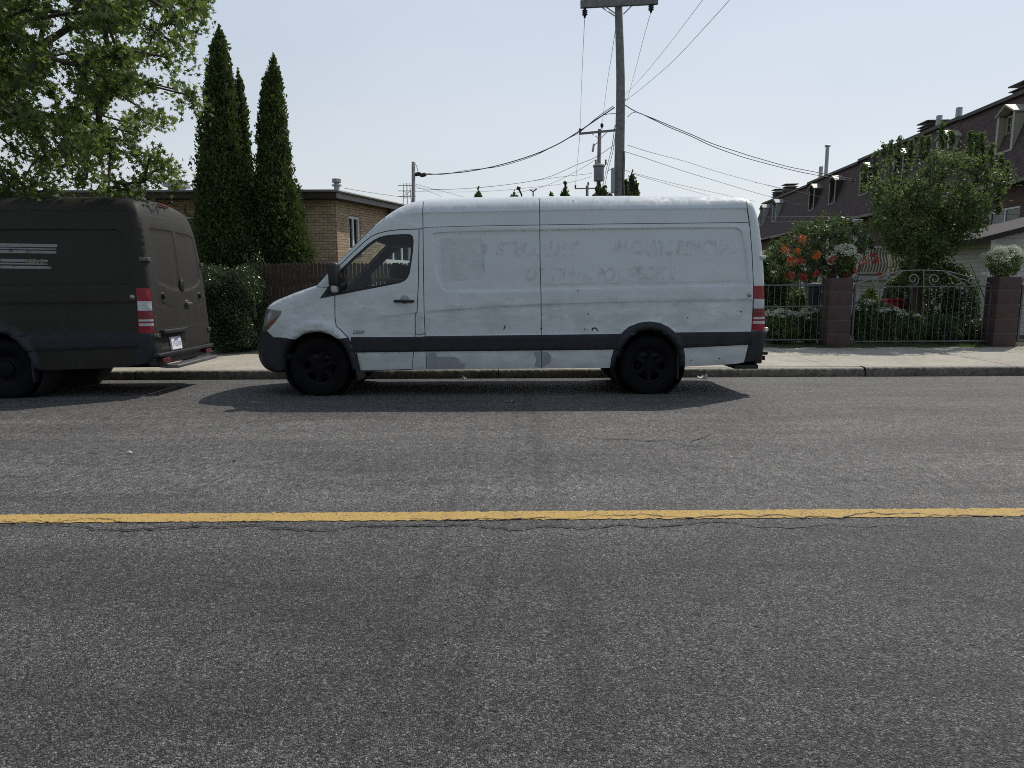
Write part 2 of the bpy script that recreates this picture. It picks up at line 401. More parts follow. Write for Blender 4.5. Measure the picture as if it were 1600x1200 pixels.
def van_white():
    a = NT('weathered_white_paint'); v = a.coord()
    c = a.ramp(a.noise(v, .9, 5), [(.3, (.59, .63, .64)), (.7, (.64, .68, .69))])
    # chalky scuffs and grime concentrated below the waist line
    sx = a.n('ShaderNodeSeparateXYZ'); a.l(v, sx.inputs[0])
    low = a.ramp(a.math('MULTIPLY', sx.outputs[2], .333), [(.25, 1), (.40, .8), (.46, .35), (.80, .12)])
    g = a.ramp(a.noise(a.coord(scale=(1, 1, 2.2)), 2.4, 7, .62), [(.44, 0.0), (.60, 1.0)])
    c = a.mix(a.math('MULTIPLY', a.math('MULTIPLY', g, low), .46), c, (.36, .375, .36))
    sc2 = a.ramp(a.noise(a.coord(scale=(1, 1, 3)), 3.2, 8, .7), [(.57, 0.0), (.62, 1.0)])
    band = a.ramp(a.math('MULTIPLY', sx.outputs[2], .333), [(.30, 0), (.34, 1), (.40, 1), (.43, 0.0)])
    c = a.mix(a.math('MULTIPLY', a.math('MULTIPLY', sc2, band), .75), c, (.76, .78, .79))
    st = a.ramp(a.noise(a.coord(scale=(9, 9, .5)), 1.6, 6), [(.55, 0.0), (.75, 1.0)])
    c = a.mix(a.math('MULTIPLY', st, .12), c, (.44, .44, .41))
    dots = a.n('ShaderNodeTexVoronoi'); dots.inputs['Scale'].default_value = 7; a.l(v, dots.inputs['Vector'])
    dd = a.ramp(dots.outputs['Distance'], [(.035, 1.0), (.06, 0.0)])
    c = a.mix(a.math('MULTIPLY', dd, a.math('MULTIPLY', low, .5)), c, (.25, .2, .15))
    dirt = a.ramp(a.math('ADD', a.math('MULTIPLY', sx.outputs[2], .5), a.math('MULTIPLY', a.noise(v, 5, 4), .15)), [(.20, .5), (.32, 0.0)])
    c = a.mix(dirt, c, (.34, .33, .30))
    a.base(c); a.set(a.ramp(a.noise(v, 3, 4), [(.3, .30), (.7, .48)]), 0, .5, .25, .2)
    a.bump(a.noise(v, 1.6, 3), .02, .05); return a.m
def van_brown():
    a = NT('matt_brown_wrap'); v = a.coord()
    c = a.ramp(a.noise(v, 1.1, 6), [(.3, (.021, .019, .0155)), (.7, (.028, .0255, .021))])
    st = a.ramp(a.noise(a.coord(scale=(6, 6, .6)), 1.8, 6), [(.5, 0.0), (.75, 1.0)])
    c = a.mix(a.math('MULTIPLY', st, .35), c, (.045, .041, .034))
    a.base(c); a.set(.60, 0, .28); a.bump(a.noise(v, 2.2, 4), .12, .04); return a.m
def residue(name, c, lo=.42, hi=.56, amt=.6):
    a = NT(name); v = a.coord(); n = a.noise(v, 9, 6, .7)
    t = a.n('ShaderNodeBsdfTransparent'); mx = a.n('ShaderNodeMixShader'); a.base(c); a.set(.6)
    a.l(a.math('MULTIPLY', a.ramp(n, [(lo, 0.0), (hi, 1.0)]), amt), mx.inputs[0])
    a.l(t.outputs[0], mx.inputs[1]); a.l(a.p.outputs[0], mx.inputs[2]); a.l(mx.outputs[0], a.out.inputs[0]); return a.m
def brick(name, c1, c2, mortar, w=.21, h=.068, rough=.85):
    a = NT(name); uv = a.n('ShaderNodeUVMap')
    b = a.n('ShaderNodeTexBrick'); a.l(uv.outputs[0], b.inputs['Vector']); b.inputs['Scale'].default_value = 1
    b.inputs['Brick Width'].default_value = w; b.inputs['Row Height'].default_value = h; b.inputs['Mortar Size'].default_value = .0055
    b.inputs['Mortar Smooth'].default_value = .2; b.inputs['Bias'].default_value = -.1
    b.inputs['Color1'].default_value = (*c1, 1); b.inputs['Color2'].default_value = (*c2, 1); b.inputs['Mortar'].default_value = (*mortar, 1)
    n = a.noise(uv.outputs[0], 14, 5); c = a.mix(1, b.outputs['Color'], a.ramp(n, [(.3, .8), (.7, 1.15)]), 'MULTIPLY')
    c = a.mix(1, c, a.ramp(a.noise(uv.outputs[0], .8, 4), [(.3, .88), (.7, 1.08)]), 'MULTIPLY')
    a.base(c); a.set(rough, 0, .2)
    a.bump(a.math('ADD', a.math('MULTIPLY', b.outputs['Fac'], -1.0), a.math('MULTIPLY', n, .3)), .5, .01); return a.m
def shingles(name, c1, c2, w=.3, h=.14):
    a = NT(name); uv = a.n('ShaderNodeUVMap')
    b = a.n('ShaderNodeTexBrick'); a.l(uv.outputs[0], b.inputs['Vector']); b.inputs['Scale'].default_value = 1
    b.inputs['Brick Width'].default_value = w; b.inputs['Row Height'].default_value = h; b.inputs['Mortar Size'].default_value = .008
    b.inputs['Color1'].default_value = (*c1, 1); b.inputs['Color2'].default_value = (*c2, 1); b.inputs['Mortar'].default_value = (*mul(c1, .45), 1)
    c = a.mix(1, b.outputs['Color'], a.ramp(a.noise(uv.outputs[0], 3, 6), [(.3, .75), (.7, 1.2)]), 'MULTIPLY')
    a.base(c); a.set(.85, 0, .2); a.bump(a.math('MULTIPLY', b.outputs['Fac'], -1.0), .6, .012); return a.m
def siding(name, c, h=.115):
    a = NT(name); uv = a.n('ShaderNodeUVMap'); s = a.n('ShaderNodeSeparateXYZ'); a.l(uv.outputs[0], s.inputs[0])
    f = a.math('FRACT', a.math('DIVIDE', s.outputs[1], h))
    line = a.ramp(f, [(.0, .35), (.07, .5), (.11, 1.0), (1.0, 1.0)])
    n = a.ramp(a.noise(uv.outputs[0], 1.5, 5), [(.3, .85), (.7, 1.06)])
    a.base(a.mix(1, a.mix(1, c, line, 'MULTIPLY'), n, 'MULTIPLY')); a.set(.6, 0, .3)
    a.bump(f, .7, .015); return a.m
M = {}
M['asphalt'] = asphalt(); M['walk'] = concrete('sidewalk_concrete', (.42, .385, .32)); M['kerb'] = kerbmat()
M['yellow'] = yellow_paint(); M['white'] = van_white(); M['brown'] = van_brown()
M['plastic'] = simple('grey_black_plastic', (.017, .019, .024), .55, var=.25, spec=.4)
M['seam'] = simple('panel_gap_rubber', (.02, .021, .023), .8)
M['rubber'] = simple('tyre_rubber', (.009, .009, .010), .95, var=.3, spec=.1, bump=.3)
M['rim'] = simple('satin_black_rim', (.005, .005, .007), .65, metal=.0, var=.3, spec=.15)
M['dark'] = simple('dark_underbody', (.02, .02, .021), .9)
M['trim'] = simple('cab_trim', (.014, .014, .017), .8)
M['seat'] = simple('seat_cloth', (.016, .017, .02), .95)
M['chrome'] = simple('bright_metal', (.55, .55, .56), .25, metal=1)
M['steel'] = simple('galvanised_steel', (.36, .37, .38), .45, metal=.7)
M['glass'] = glassmat('vehicle_glass', (.84, .90, .88))
M['wglass'] = glassmat('window_glass', (.3, .33, .34), 1)
M['red'] = simple('red_lens', (.25, .006, .016), .3, spec=.4, coat=.15)
M['dimred'] = simple('dusty_red_reflector', (.07, .006, .010), .5)
M['redd'] = simple('dark_red_lens', (.17, .005, .012), .3, spec=.4, coat=.15)
M['clear'] = simple('clear_lens', (.46, .47, .49), .2, spec=.6, coat=.4)
M['lensdark'] = simple('smoked_lens', (.07, .08, .085), .1, spec=.9, coat=1)
M['orange'] = simple('orange_indicator', (.17, .05, .015), .25, spec=.6)
M['black'] = simple('black_metal', (.012, .012, .014), .5)
M['primer'] = simple('grey_primer_touch_up', (.30, .32, .33), .7)
M['greydecal'] = residue('peeled_stripe_decal', (.30, .31, .31), .30, .46, .85)
M['olddecal'] = residue('yellowed_decal', (.42, .38, .22), .35, .5, .9)
M['ghost'] = residue('sticker_residue', (.28, .30, .31), .44, .66, .22)
M['ghostbox'] = residue('sticker_residue_box', (.33, .36, .34), .30, .75, .20)
M['scuff'] = residue('rust_scuff', (.06, .05, .045), .35, .5, .9)
M['plate'] = simple('plate_white', (.80, .80, .82), .4, var=.05)
M['blue'] = simple('plate_blue', (.03, .08, .30), .5)
M['tread'] = simple('dull_step_metal', (.20, .20, .20), .5, metal=.8, bump=.5, bscale=60)

# ------------------------------------------------------------------ setting: ground, road, kerb, pavement
def strip(name, ys, zf, x0, x1, mat, nx=60, jit=0):
    xs = np.linspace(x0, x1, nx); V = []; Fq = []
    for y in ys:
        for x in xs: V.append((x, y, zf(y)))
    for j in range(len(ys) - 1):
        for i in range(nx - 1): a = j * nx + i; Fq.append((a, a + 1, a + nx + 1, a + nx))
    return tag(npmesh(name, V, Fq, mat, None, True), kind='structure')
YK = 10.95; ZK = -0.018; WALK = 14.35
grassm = simple('lawn_green', (.07, .10, .03), .9, var=.5, scale=25, bump=.6)
soilm = simple('garden_soil', (.07, .055, .04), .95, var=.4, scale=12, bump=.6)
g = MB(); g.add([(-900, -900, -.4), (900, -900, -.4), (900, 1500, -.4), (-900, 1500, -.4)], [(0, 1, 2, 3)])
tag(g.build('ground', grassm), kind='structure')
ROAD = [-7, -3, 0, 1, 2, 3, 3.6, 3.86, 4.1, 5, 6, 7, 8, 8.8, 9.5, 10.2, YK + .05]
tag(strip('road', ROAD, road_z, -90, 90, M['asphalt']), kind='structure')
rnd = random.Random(7)
# kerb in cast lengths with worn arrises
V = []; Fq = []; rn = np.random.default_rng(3)
x = -60.0
while x < 60:
    L = rn.uniform(2.6, 3.4) ; x1 = x + L - .014; n = 90 if abs(x) < 13 else 6; b = len(V); m = 8
    tone = rn.normal(0, .006, 2)
    for i in range(n + 1):
        xx = x + (x1 - x) * i / n
        e = abs(rn.normal(0, .006)) + (.012 if rn.random() < .12 else 0) + .006
        z0 = road_z(YK) - .03; zt = ZK + tone[0]; yk = YK + tone[1] + .008 * math.sin(xx * 1.7)
        V += [(xx, yk, z0), (xx, yk + rn.normal(0, .002), z0 + .07), (xx, yk + .006 + rn.normal(0, .003), zt - .035 - e), (xx, yk + .014 + e, zt - .012 - e * .6),
              (xx, yk + .035 + e, zt - .002), (xx, yk + .08, zt), (xx, yk + .17, zt), (xx, yk + .17, z0)]
    for i in range(n):
        for k in range(m - 1): a = b + i * m + k; Fq.append((a, a + m, a + m + 1, a + 1))
    x += L
tag(npmesh('kerb', V, [f[::-1] for f in Fq], M['kerb'], None, False), kind='structure')
# pavement slabs with joints
s = MB(); x = -60.0
s.add([(-60, YK + .17, ZK - .02), (60, YK + .17, ZK - .02), (60, WALK + .1, ZK - .01), (-60, WALK + .1, ZK - .01)], [(0, 1, 2, 3)], 1)
while x < 60:
    L = 1.52; d = rnd.uniform(-.002, .003)
    ys = [YK + .185, YK + 1.7, WALK]
    for a_, b_ in zip(ys, ys[1:]):
        s.add([(x + .006, a_ + .006, ZK + d), (x + L - .006, a_ + .006, ZK + d), (x + L - .006, b_ - .006, ZK + .018 + d), (x + .006, b_ - .006, ZK + .018 + d),
               (x + .006, a_ + .006, ZK - .03), (x + L - .006, a_ + .006, ZK - .03)], [(0, 1, 2, 3), (4, 5, 1, 0)])
    x += L
tag(s.build('sidewalk', [M['walk'], M['dark']]), kind='structure')
g = MB(); g.add([(-60, WALK, -.008), (60, WALK, -.008), (60, 14.85, .03), (-60, 14.85, .03), (60, 60, .12), (-60, 60, .12)], [(0, 1, 2, 3), (3, 2, 4, 5)])
tag(g.build('garden_soil', soilm), kind='structure')
# centre line, 15 cm wide with slightly ragged edges
V = []; Fq = []; n = 3000; rn = np.random.default_rng(5)
e0 = rn.normal(0, .0045, n); e1 = rn.normal(0, .0045, n)
for i in range(n):
    xx = -30 + 60 * i / (n - 1)
    V += [(xx, 3.782 + e0[i], road_z(3.782) + .004), (xx, 3.86, .004), (xx, 3.925 + e1[i], .004 + road_z(3.925))]
for i in range(n - 1):
    for k in range(2): a = i * 3 + k; Fq.append((a, a + 3, a + 4, a + 1))
tag(npmesh('road_marking', V, [f[::-1] for f in Fq], M['yellow']), kind='structure')
def crack(pts, wd, seed, amp=.03, name='road_crack', mat=None, up=.0075):
    rn = random.Random(seed); P = [Vector(p) for p in pts]
    for lv in range(6):
        out = [P[0]]
        for a, b in zip(P, P[1:]):
            L = (b - a).length
            if L > .035:
                mm = (a + b) / 2 + Vector((rn.gauss(0, .25), rn.gauss(0, 1), 0)) * min(amp, L * .10); out.append(mm)
            out.append(b)
        P = out
    V = []; Fq = []
    for i, p in enumerate(P):
        ww = wd * 1.9 * rn.uniform(.25, 1.2) * min(1, .3 + 4 * min(i, len(P) - 1 - i) / len(P))
        V += [(p.x, p.y - ww, road_z(p.y - ww) + up), (p.x, p.y + ww, road_z(p.y + ww) + up)]
    Fq = [(2 * i, 2 * i + 2, 2 * i + 3, 2 * i + 1) for i in range(len(P) - 1)]
    return tag(npmesh(name, V, Fq, mat or M['black']), kind='structure')
def rp(*pl): return [road_pt(x, y) for x, y in pl]
crack(rp((-60, 822), (150, 829), (260, 826), (420, 826), (560, 822), (700, 822), (850, 823), (940, 825), (1050, 822), (1200, 824), (1320, 821), (1420, 823)), .0042, 1)
crack(rp((-40, 819), (200, 818), (500, 815)), .002, 12)
crack(rp((640, 812), (760, 812), (900, 811)), .0030, 2, .01)
crack(rp((900, 810), (960, 806), (1050, 808), (1160, 805), (1280, 808), (1400, 804), (1520, 807), (1650, 806)), .0032, 3)
crack(rp((1290, 766), (1330, 775), (1360, 788), (1385, 796), (1405, 808)), .0050, 4)
crack(rp((905, 683), (980, 687), (1040, 688), (1075, 697), (1110, 702)), .0048, 5)
crack(rp((1085, 661), (1092, 672), (1110, 680), (1084, 688), (1075, 697)), .0050, 6)
crack(rp((1078, 697), (1074, 712), (1085, 740)), .0020, 16)
crack(rp((30, 700), (60, 688), (110, 672), (150, 655), (190, 648)), .0042, 7)
crack(rp((-10, 747), (30, 746), (60, 746)), .0025, 8)
# litter at the kerb: crushed paper
def litter(px, py, sz, label, seed, m):
    rn = random.Random(seed); p = road_pt(px, py); b = MB(); n = 7
    vs = [(sz * (i / 6 - .5) + rn.gauss(0, sz * .05), sz * .5 * (j / 3 - .5) + rn.gauss(0, sz * .05), abs(rn.gauss(0, sz * .22)) + .004) for j in range(4) for i in range(n)]
    b.add(vs, [(j * n + i, j * n + i + 1, (j + 1) * n + i + 1, (j + 1) * n + i) for j in range(3) for i in range(n - 1)])
    o = b.build('litter', m, None, False); o.location = p; tag(o, label, 'litter', 'scraps of litter on the road')
paper = simple('paper_scrap', (.75, .75, .72), .7)
litter(1098, 591, .15, 'crumpled white paper lying at the kerb behind the rear wheel of the white van', 1, paper)
litter(725, 593, .09, 'small white scrap by the kerb under the white van', 2, paper)
litter(366, 722, .035, 'tiny dark twig scrap on the open road in front of the white van', 4, M['black'])
litter(203, 708, .035, 'tiny pale scrap on the open road in front of the dark brown van', 3, paper)
litter(797, 629, .10, 'flat grey scrap in the shadow of the white van', 9, simple('grey_scrap', (.2, .2, .2), .8))
# low weeds along the kerb foot

# ------------------------------------------------------------------ vans
M['bulb'] = simple('headlight_reflector', (.26, .28, .30), .15, spec=.9, coat=1)
M['dhinge'] = simple('scuffed_hinge', (.12, .12, .115), .5, metal=.5)
YV = 8.82; W = 1.95; ZG = -0.103; MID = W / 2
X0 = at(499, 574, YV + .06).x                       # front axle of the white van
_bz = [0.0, .3, .5, .8, 1.0, 1.5, 1.9, 2.2, 2.4, 2.5, 2.8]; _bd = [.06, .035, .012, 0, 0, .028, .065, .10, .13, .15, .2]
def base_in(z): return np.interp(z, _bz, _bd)
def taper(x): return .30 * np.clip((-.15 - x) / .85, 0, 1.2) ** 2.2
def make_L(ext):
    def L(px, py):
        d = ray(px, py); ins = .05
        for _ in range(8):
            p = CAM + d * ((YV + ins) / d.y); x, z = p.x - X0, p.z - ZG
            ins = float(base_in(z) + taper(x) + (.10 * min(1, max(0, (z - 2.38) / .2)) ** 2))
        if px > 1073: x += ext
        return (x, z)
    return L
# outline of the side, from under the front bumper over the roof to under the rear bumper: px, py, edge radius
CURVE = [(425, 578, .05), (416, 576, .08), (408.5, 571, .12), (403.5, 562, .16), (402.5, 550, .18), (403.5, 538, .18), (405.5, 520, .16), (407.5, 503, .14), (410, 490, .12), (413.5, 483, .10),
         (419, 478, .08), (430, 472.5, .08), (450, 463, .08), (479, 451.5, .08), (491, 447.5, .06), (495, 444.5, .05), (524, 412.5, .045), (547, 389, .05),
         (569, 367, .05), (590, 347.5, .08), (614, 329, .13), (638, 317.5, .17), (662, 312.2, .2), (700, 310, .22), (760, 308.4, .22), (845, 307, .22), (950, 306, .22), (1050, 305.6, .22),
         (1120, 305.8, .2), (1150, 306.6, .17), (1166, 308.6, .14), (1176, 313.5, .11), (1183, 323.5, .09), (1188, 342, .08), (1192, 372, .07), (1195, 405, .07), (1197, 440, .07),
         (1197.5, 480, .07), (1197.5, 530, .07), (1196, 545, .08), (1192, 556, .08), (1184, 563, .06)]
def make_van(cfg):
    ext = cfg['ext']; L = make_L(ext); paint = cfg['paint']; blk = M['plastic']
    root = empty('delivery_van', cfg['loc'], cfg['label'], 'van'); root.rotation_euler = (-.012, 0, cfg.get('rz', 0))
    G = lambda *pl: [L(*q[:2]) for q in pl]
    raw = [(*L(x, y), r) for x, y, r in CURVE]
    cur = smooth_pts(raw, 3); C2 = [(a, b) for a, b, _ in cur]; CR = [c for _, _, c in cur]
    def bottom(*p): return G(*p)
    fa = [(548, 566), (543, 552), (537, 541), (526.6, 529.5), (514, 522.5), (504, 519.4), (495, 518.7), (484, 519.6), (474, 522.2), (462, 530), (455, 535), (448, 546), (445, 558), (444.5, 570), (444, 579)]
    ra = [(1061, 574), (1061, 560), (1056, 544), (1047, 530), (1034, 520), (1016, 515.5), (998, 519), (983, 529), (971, 545), (963, 560), (960, 574.5)]
    low = G((1166, 565.5), (1150, 568.5), (1120, 570.5), (1070, 573)) + G(*ra) + G((950, 574.8), (840, 576), (680, 577.6), (563, 580), (551, 580)) + G(*fa) + G((436, 579.5))
    domain = [tuple(p) for p in C2] + low
    edge = C2
    Pc = np.array(C2); seg = np.hypot(*(Pc[1:] - Pc[:-1]).T); SL = np.concatenate([[0], np.cumsum(seg)]); CRa = np.array(CR)
    def roll(P):
        D, T = pdist(P, edge, False); r = np.interp(T, SL, CRa)
        t = np.clip(1 - D / r, 0, 1) * .96; return r * (1 - np.sqrt(1 - t * t))
    # ---- relief on the flank
    cl = lambda pl: smooth_pts(pl, 4, True)
    recess = G((676, 363.3), (700, 361.5), (760, 359.8), (845, 358.6), (940, 356.6), (1050, 354.9), (1140, 354.2), (1151, 354.9), (1158, 358.5), (1162, 366), (1167, 395), (1170.5, 430), (1171.5, 446.5),
                (1060, 449.3), (940, 451.2), (845, 453.5), (760, 456), (706, 457.2), (697, 455.5), (690, 450), (685, 441), (681, 425), (676.5, 392), (674.3, 368))
    sub = G((849, 444.6), (1000, 441.6), (1166, 439.2), (1168, 446), (1100, 448), (940, 450.5), (849, 452.5))
    crease = G((664, 487), (720, 482.5), (790, 477.8), (860, 474.8), (940, 472), (1060, 469.5), (1178, 467.5), (1179, 519), (664, 527))
    dcrease = G((560, 498), (600, 494), (651.5, 487.5), (651.5, 527), (560, 527))
    hoodc = G((455, 484), (500, 468), (503, 470), (518, 470), (518, 495), (455, 495))
    band1 = G((600, 341), (626, 335.5), (662, 331.6), (940, 325.8), (1169, 324.4), (1176, 355), (662, 354))
    flare_f = [(447.5, 525.5), (454, 516), (463, 509.6), (472, 505), (482, 502.4), (492, 501), (501, 501), (511, 502.8), (520, 506.5), (531, 515), (538, 521.5), (543.5, 527.5), (550, 540), (556, 556), (560, 580)]
    flF = G(*flare_f) + G((551, 580)) + G(*fa) + G((440, 580), (440, 527))
    flare_r = [(953, 574.8), (955, 560), (960, 543), (966, 527), (974, 518), (984, 510), (1000, 504), (1016, 502.3), (1032, 504.5), (1046, 511), (1056, 519.5), (1063, 530), (1069, 544), (1071, 558), (1070.5, 573)]
    flR = G(*flare_r) + G(*ra)
    stripe = G((548, 526.6), (655, 526.2), (667, 525.4), (940, 522), (1058, 519.5), (1176, 518), (1175.5, 538.6), (1070, 543.8), (940, 546.7), (667, 549.5), (560, 551), (548, 551.2))
    bumpF = G((398, 490), (409, 517), (416.6, 517), (427, 526.7), (448, 527.5), (462, 530.5), (455, 535), (448, 546), (445, 558), (444.5, 570), (444, 583), (395, 583))
    bumpR = G((1175.2, 517.6), (1200, 516), (1205, 540), (1200, 566), (1162, 568), (1168, 545))
    RL = [(recess, .016, .013), (sub, .006, .010), (crease, .014, .016), (dcrease, .011, .016, (0, L(651, 490)[0])), (hoodc, .012, .03, None), (band1, .012, .014),
          (stripe, -.016, .012), (flF, -.050, .022), (flR, -.045, .024), (bumpR, -.014, .012)]
    x_dc0, x_dc1 = L(562, 495)[0], L(625, 495)[0]; x_hc0, x_hc1 = L(508, 480)[0], L(470, 480)[0]
    def relief(P):
        h = np.zeros(len(P))
        for e in RL:
            poly, amt, rp_ = e[:3]; D, _ = pdist(P, poly); ins = pip(P, poly) & (D > 1e-6)
            t = np.clip(D / rp_, 0, 1); t = t * t * (3 - 2 * t); v = amt * t * ins
            if e[0] is dcrease: v = v * np.clip((P[:, 0] - x_dc0) / (x_dc1 - x_dc0), 0, 1)
            if e[0] is hoodc: v = v * np.clip((x_hc0 - P[:, 0]) / abs(x_hc1 - x_hc0), 0, 1) * .6
            if e[0] is band1: v = v * np.clip((P[:, 0] - L(600, 341)[0]) / .4, 0, 1)
            if e[0] is flF: v = np.where(h < -.01, 0, v)
            h += v
        D, _ = pdist(P, edge, False)
        return h * np.clip(D / .03, 0, 1)
    def yin(P): return base_in(P[:, 1]) + taper(P[:, 0]) + roll(P)
    def mapside(P, rel=True):
        y = yin(P) + (relief(P) if rel else 0); return np.stack([P[:, 0], y, P[:, 1]], 1)
    # ---- regions on the flank
    door = G((654.5, 357.4), (636, 357.9), (620, 358.8), (603, 361), (590, 364.3), (579, 369.5), (568, 378), (548, 397), (530, 415), (524, 423), (522.7, 440), (522.7, 470), (523, 495), (525, 509.6), (533, 516.5), (543.5, 527.5), (550, 540), (556, 556), (563, 579.2),
             (600, 578.4), (644, 577.2), (646, 550), (648.4, 520), (648.4, 491), (651.5, 487), (653.5, 440))
    gaps = [ribbon(door + [door[0]], .011)]
    gaps += [ribbon(G(*q), .010) for q in ([(660.4, 312), (660.6, 356), (662.5, 487), (664, 520), (667, 577.5)], [(842.7, 306), (844, 400), (845.5, 466), (846, 520), (846.7, 576)],
             [(1165, 306), (1168.5, 323), (1172.2, 346), (1176, 395), (1178, 448), (1177.6, 480), (1175.3, 517), (1174, 545), (1163, 566)],
             [(648.5, 521), (655, 523.5), (664, 521)], [(654.5, 357.4), (660.5, 356.5)])]
    gaps += [ribbon(G(*q), .008) for q in ([(662, 354.8), (760, 352.3), (940, 349.4), (1172, 347)], [(494, 448), (505, 448.8), (522, 449)])]
    gaps += [ribbon(G((523, 464), (523, 495), (525, 509.6)), .009)]
    win_out = G((498.5, 466.8), (511, 449.5), (523, 433), (533, 419.5), (553, 400), (575, 380.3), (584, 374), (593, 369.8), (603, 367.2), (614, 366), (630, 365.3), (640, 365.4), (644.5, 368.5), (646, 375), (645, 393), (641.5, 417), (639.5, 428), (636, 435), (631, 439.5), (624, 442.4), (600, 447.2), (560, 454.8))
    glass = G((530.5, 456.8), (530.5, 426), (536, 421.5), (556, 402), (577, 383), (586, 376.6), (595, 372.8), (605, 370.3), (616, 369.2), (630, 368.6), (638, 368.6), (641.6, 371), (642.6, 377), (641.6, 393), (638.4, 417), (636.6, 427), (633.2, 433), (629, 436.6), (623, 439.2), (600, 443.6), (560, 451.2))
    triw = G((508, 462.4), (514, 452), (523, 440), (528, 433.5), (528, 458.4))
    head = G((407, 519), (402, 505), (405, 492), (411, 482), (424, 483.5), (439.8, 486), (438.2, 491.5), (430, 503), (416.8, 517))
    amber = G((416, 514), (418, 507), (425, 500), (433, 494), (436.5, 491.5), (434, 496), (428, 503), (419, 513.5))
    light_in = G((411, 510), (411, 497), (417, 489.5), (424, 488), (420, 500), (415, 509))
    tl = lambda a, b: G((1178.5 - .6 * (a > 480) * (a - 480) / 12, a), (1204, a), (1204, b), (1178.5 - .6 * (b > 480) * (b - 480) / 12, b))
    tail = G((1178.5, 446.5), (1204, 446.5), (1204, 517), (1175.6, 517), (1176.4, 500), (1178, 480))
    filler = None
    D_ = None
    regions = []
    if not cfg.get('nolamp'):
        regions += [('headlight_bulb', light_in, M['bulb'], 'headlight'), ('indicator', amber, M['orange'], 'headlight')]
    regions += [('headlight', head, M['lensdark'], None),
                ('reversing_lens', tl(467, 482), M['clear'], 'taillight'), ('reflector_strip', tl(495.5, 498.8), M['clear'], 'taillight'), ('reflector_strip', tl(501.5, 505.8), M['clear'], 'taillight'),
                ('taillight', tl(482, 495.5), M['redd'], None), ('taillight', tail, M['red'], None),
                ('window', triw, M['trim'], None), ('window', glass, M['glass'], 'door'), ('window_frame', win_out, M['black'], 'door')]
    regions += [('bumper', bumpF, blk, None), ('bumper', bumpR, blk, None)]
    regions += [('panel_gap', gp, M['seam'], None) for gp in gaps]
    split = G((430, 528.5), (462, 530.5), (474, 522), (495, 518.5), (514, 522), (526.6, 529.3), (543.5, 527.5), (556, 556), (562, 582), (430, 582))
    regions += [('wheel_arch', flR, blk, None), ('wheel_arch', split, blk, None), ('wheel_arch', flF, paint, None)]
    regions += [('side_moulding', stripe, blk if not cfg.get('mould') else cfg['mould'], None), ('door', door, paint, None)]
    for nm, poly in cfg.get('primer', []): regions.insert(len(regions) - 1, (nm, G(*poly), M['primer'], None))
    h = .065
    zs = np.arange(.1, 2.8, h); xs = np.arange(-1.2, 5.9 + ext, h)
    gx, gz = np.meshgrid(xs, zs); pts = np.stack([gx.ravel(), gz.ravel()], 1) + rnd2.normal(0, .002, (gx.size, 2))
    ins = pip(pts, domain); pts = pts[ins]; D, _ = pdist(pts, domain); pts = pts[D > .02]
    rings = []
    for off in (.012, .028, .05, .08, .12, .17, .22):
        for i in range(1, len(C2) - 1, 1 if off < .1 else 2):
            if off > CR[i] * 1.05: continue
            a = np.array(C2[i - 1]); b = np.array(C2[i + 1]); t = (b - a) / np.hypot(*(b - a)); rings.append(np.array(C2[i]) + np.array((t[1], -t[0])) * off)
    long_ = []
    for i in range(len(C2) - 1):      # finer along the long straight roof
        a, b = np.array(C2[i]), np.array(C2[i + 1]); Ls = np.hypot(*(b - a)); k = int(Ls / .09)
        t = (b - a) / (Ls + 1e-9)
        for j in range(1, k + 1):
            q = a + (b - a) * j / (k + 1)
            for off in (.012, .028, .05, .08, .12, .17, .22):
                if off < CR[i] * 1.05: long_.append(q + np.array((t[1], -t[0])) * off)
    rings = np.array(rings + long_); rings = rings[pip(rings, domain)]
    inner = []      # rings inside every relief polygon so that its step is real geometry
    for e in RL:
        poly = densify(e[0], .05)
        for f in (.5, 1.0):
            for i in range(len(poly)):
                a = np.array(poly[i - 1]); b = np.array(poly[(i + 1) % len(poly)]); t = (b - a) / (np.hypot(*(b - a)) + 1e-9); nn = np.array((-t[1], t[0])); p = np.array(poly[i])
                for s_ in (1, -1):
                    q = p + nn * s_ * e[2] * f
                    inner.append(q)
    inner = np.array(inner); keep = pip(inner, domain); inner = inner[keep]
    ok = np.zeros(len(inner), bool)
    for e in RL:
        D, _ = pdist(inner, e[0]); ok |= pip(inner, e[0]) & (np.abs(D - e[2]) < .004) | (pip(inner, e[0]) & (np.abs(D - e[2] / 2) < .003))
    D, _ = pdist(inner, domain); inner = inner[ok & (D > .015)]
    allpts = np.concatenate([pts, rings, inner]); key = np.round(allpts / .006).astype(int); _, ui = np.unique(key, axis=0, return_index=True); allpts = allpts[ui]
    polys = [r[1] for r in regions] + [e[0] for e in RL]
    P, T = triangulate(domain, polys, allpts, .06)
    XYZ = mapside(P)
    near = sheet_parts(P, T, XYZ, regions, ('body', None, paint, None), root)
    far = XYZ.copy(); far[:, 1] = W - far[:, 1]
    sheet_parts(P, T, far, regions, ('body_side', None, paint, None), root, flip=True)
    # cab lining behind the metal (near and far)
    cabx = L(668, 400)[0]
    lin = [('lining', [(-1.3, 0), (cabx, 0), (cabx, 3), (-1.3, 3)], M['trim'], None)]
    holes_ = [('h', glass, None, None), ('h', triw, None, None)]
    for k, (mm, fl) in enumerate(((XYZ, False), (far, True))):
        sheet_parts(P, T, mm, holes_ + lin, ('h', None, None, None), root, flip=fl, off=.035)
    # ---- front, roof and rear: one strip following the outline, w = -1..1 across
    dE = yin(np.array(C2)); hw = MID - dE; n = len(C2)
    tang = np.zeros((n, 2)); tang[1:-1] = Pc[2:] - Pc[:-2]; tang[0] = Pc[1] - Pc[0]; tang[-1] = Pc[-1] - Pc[-2]
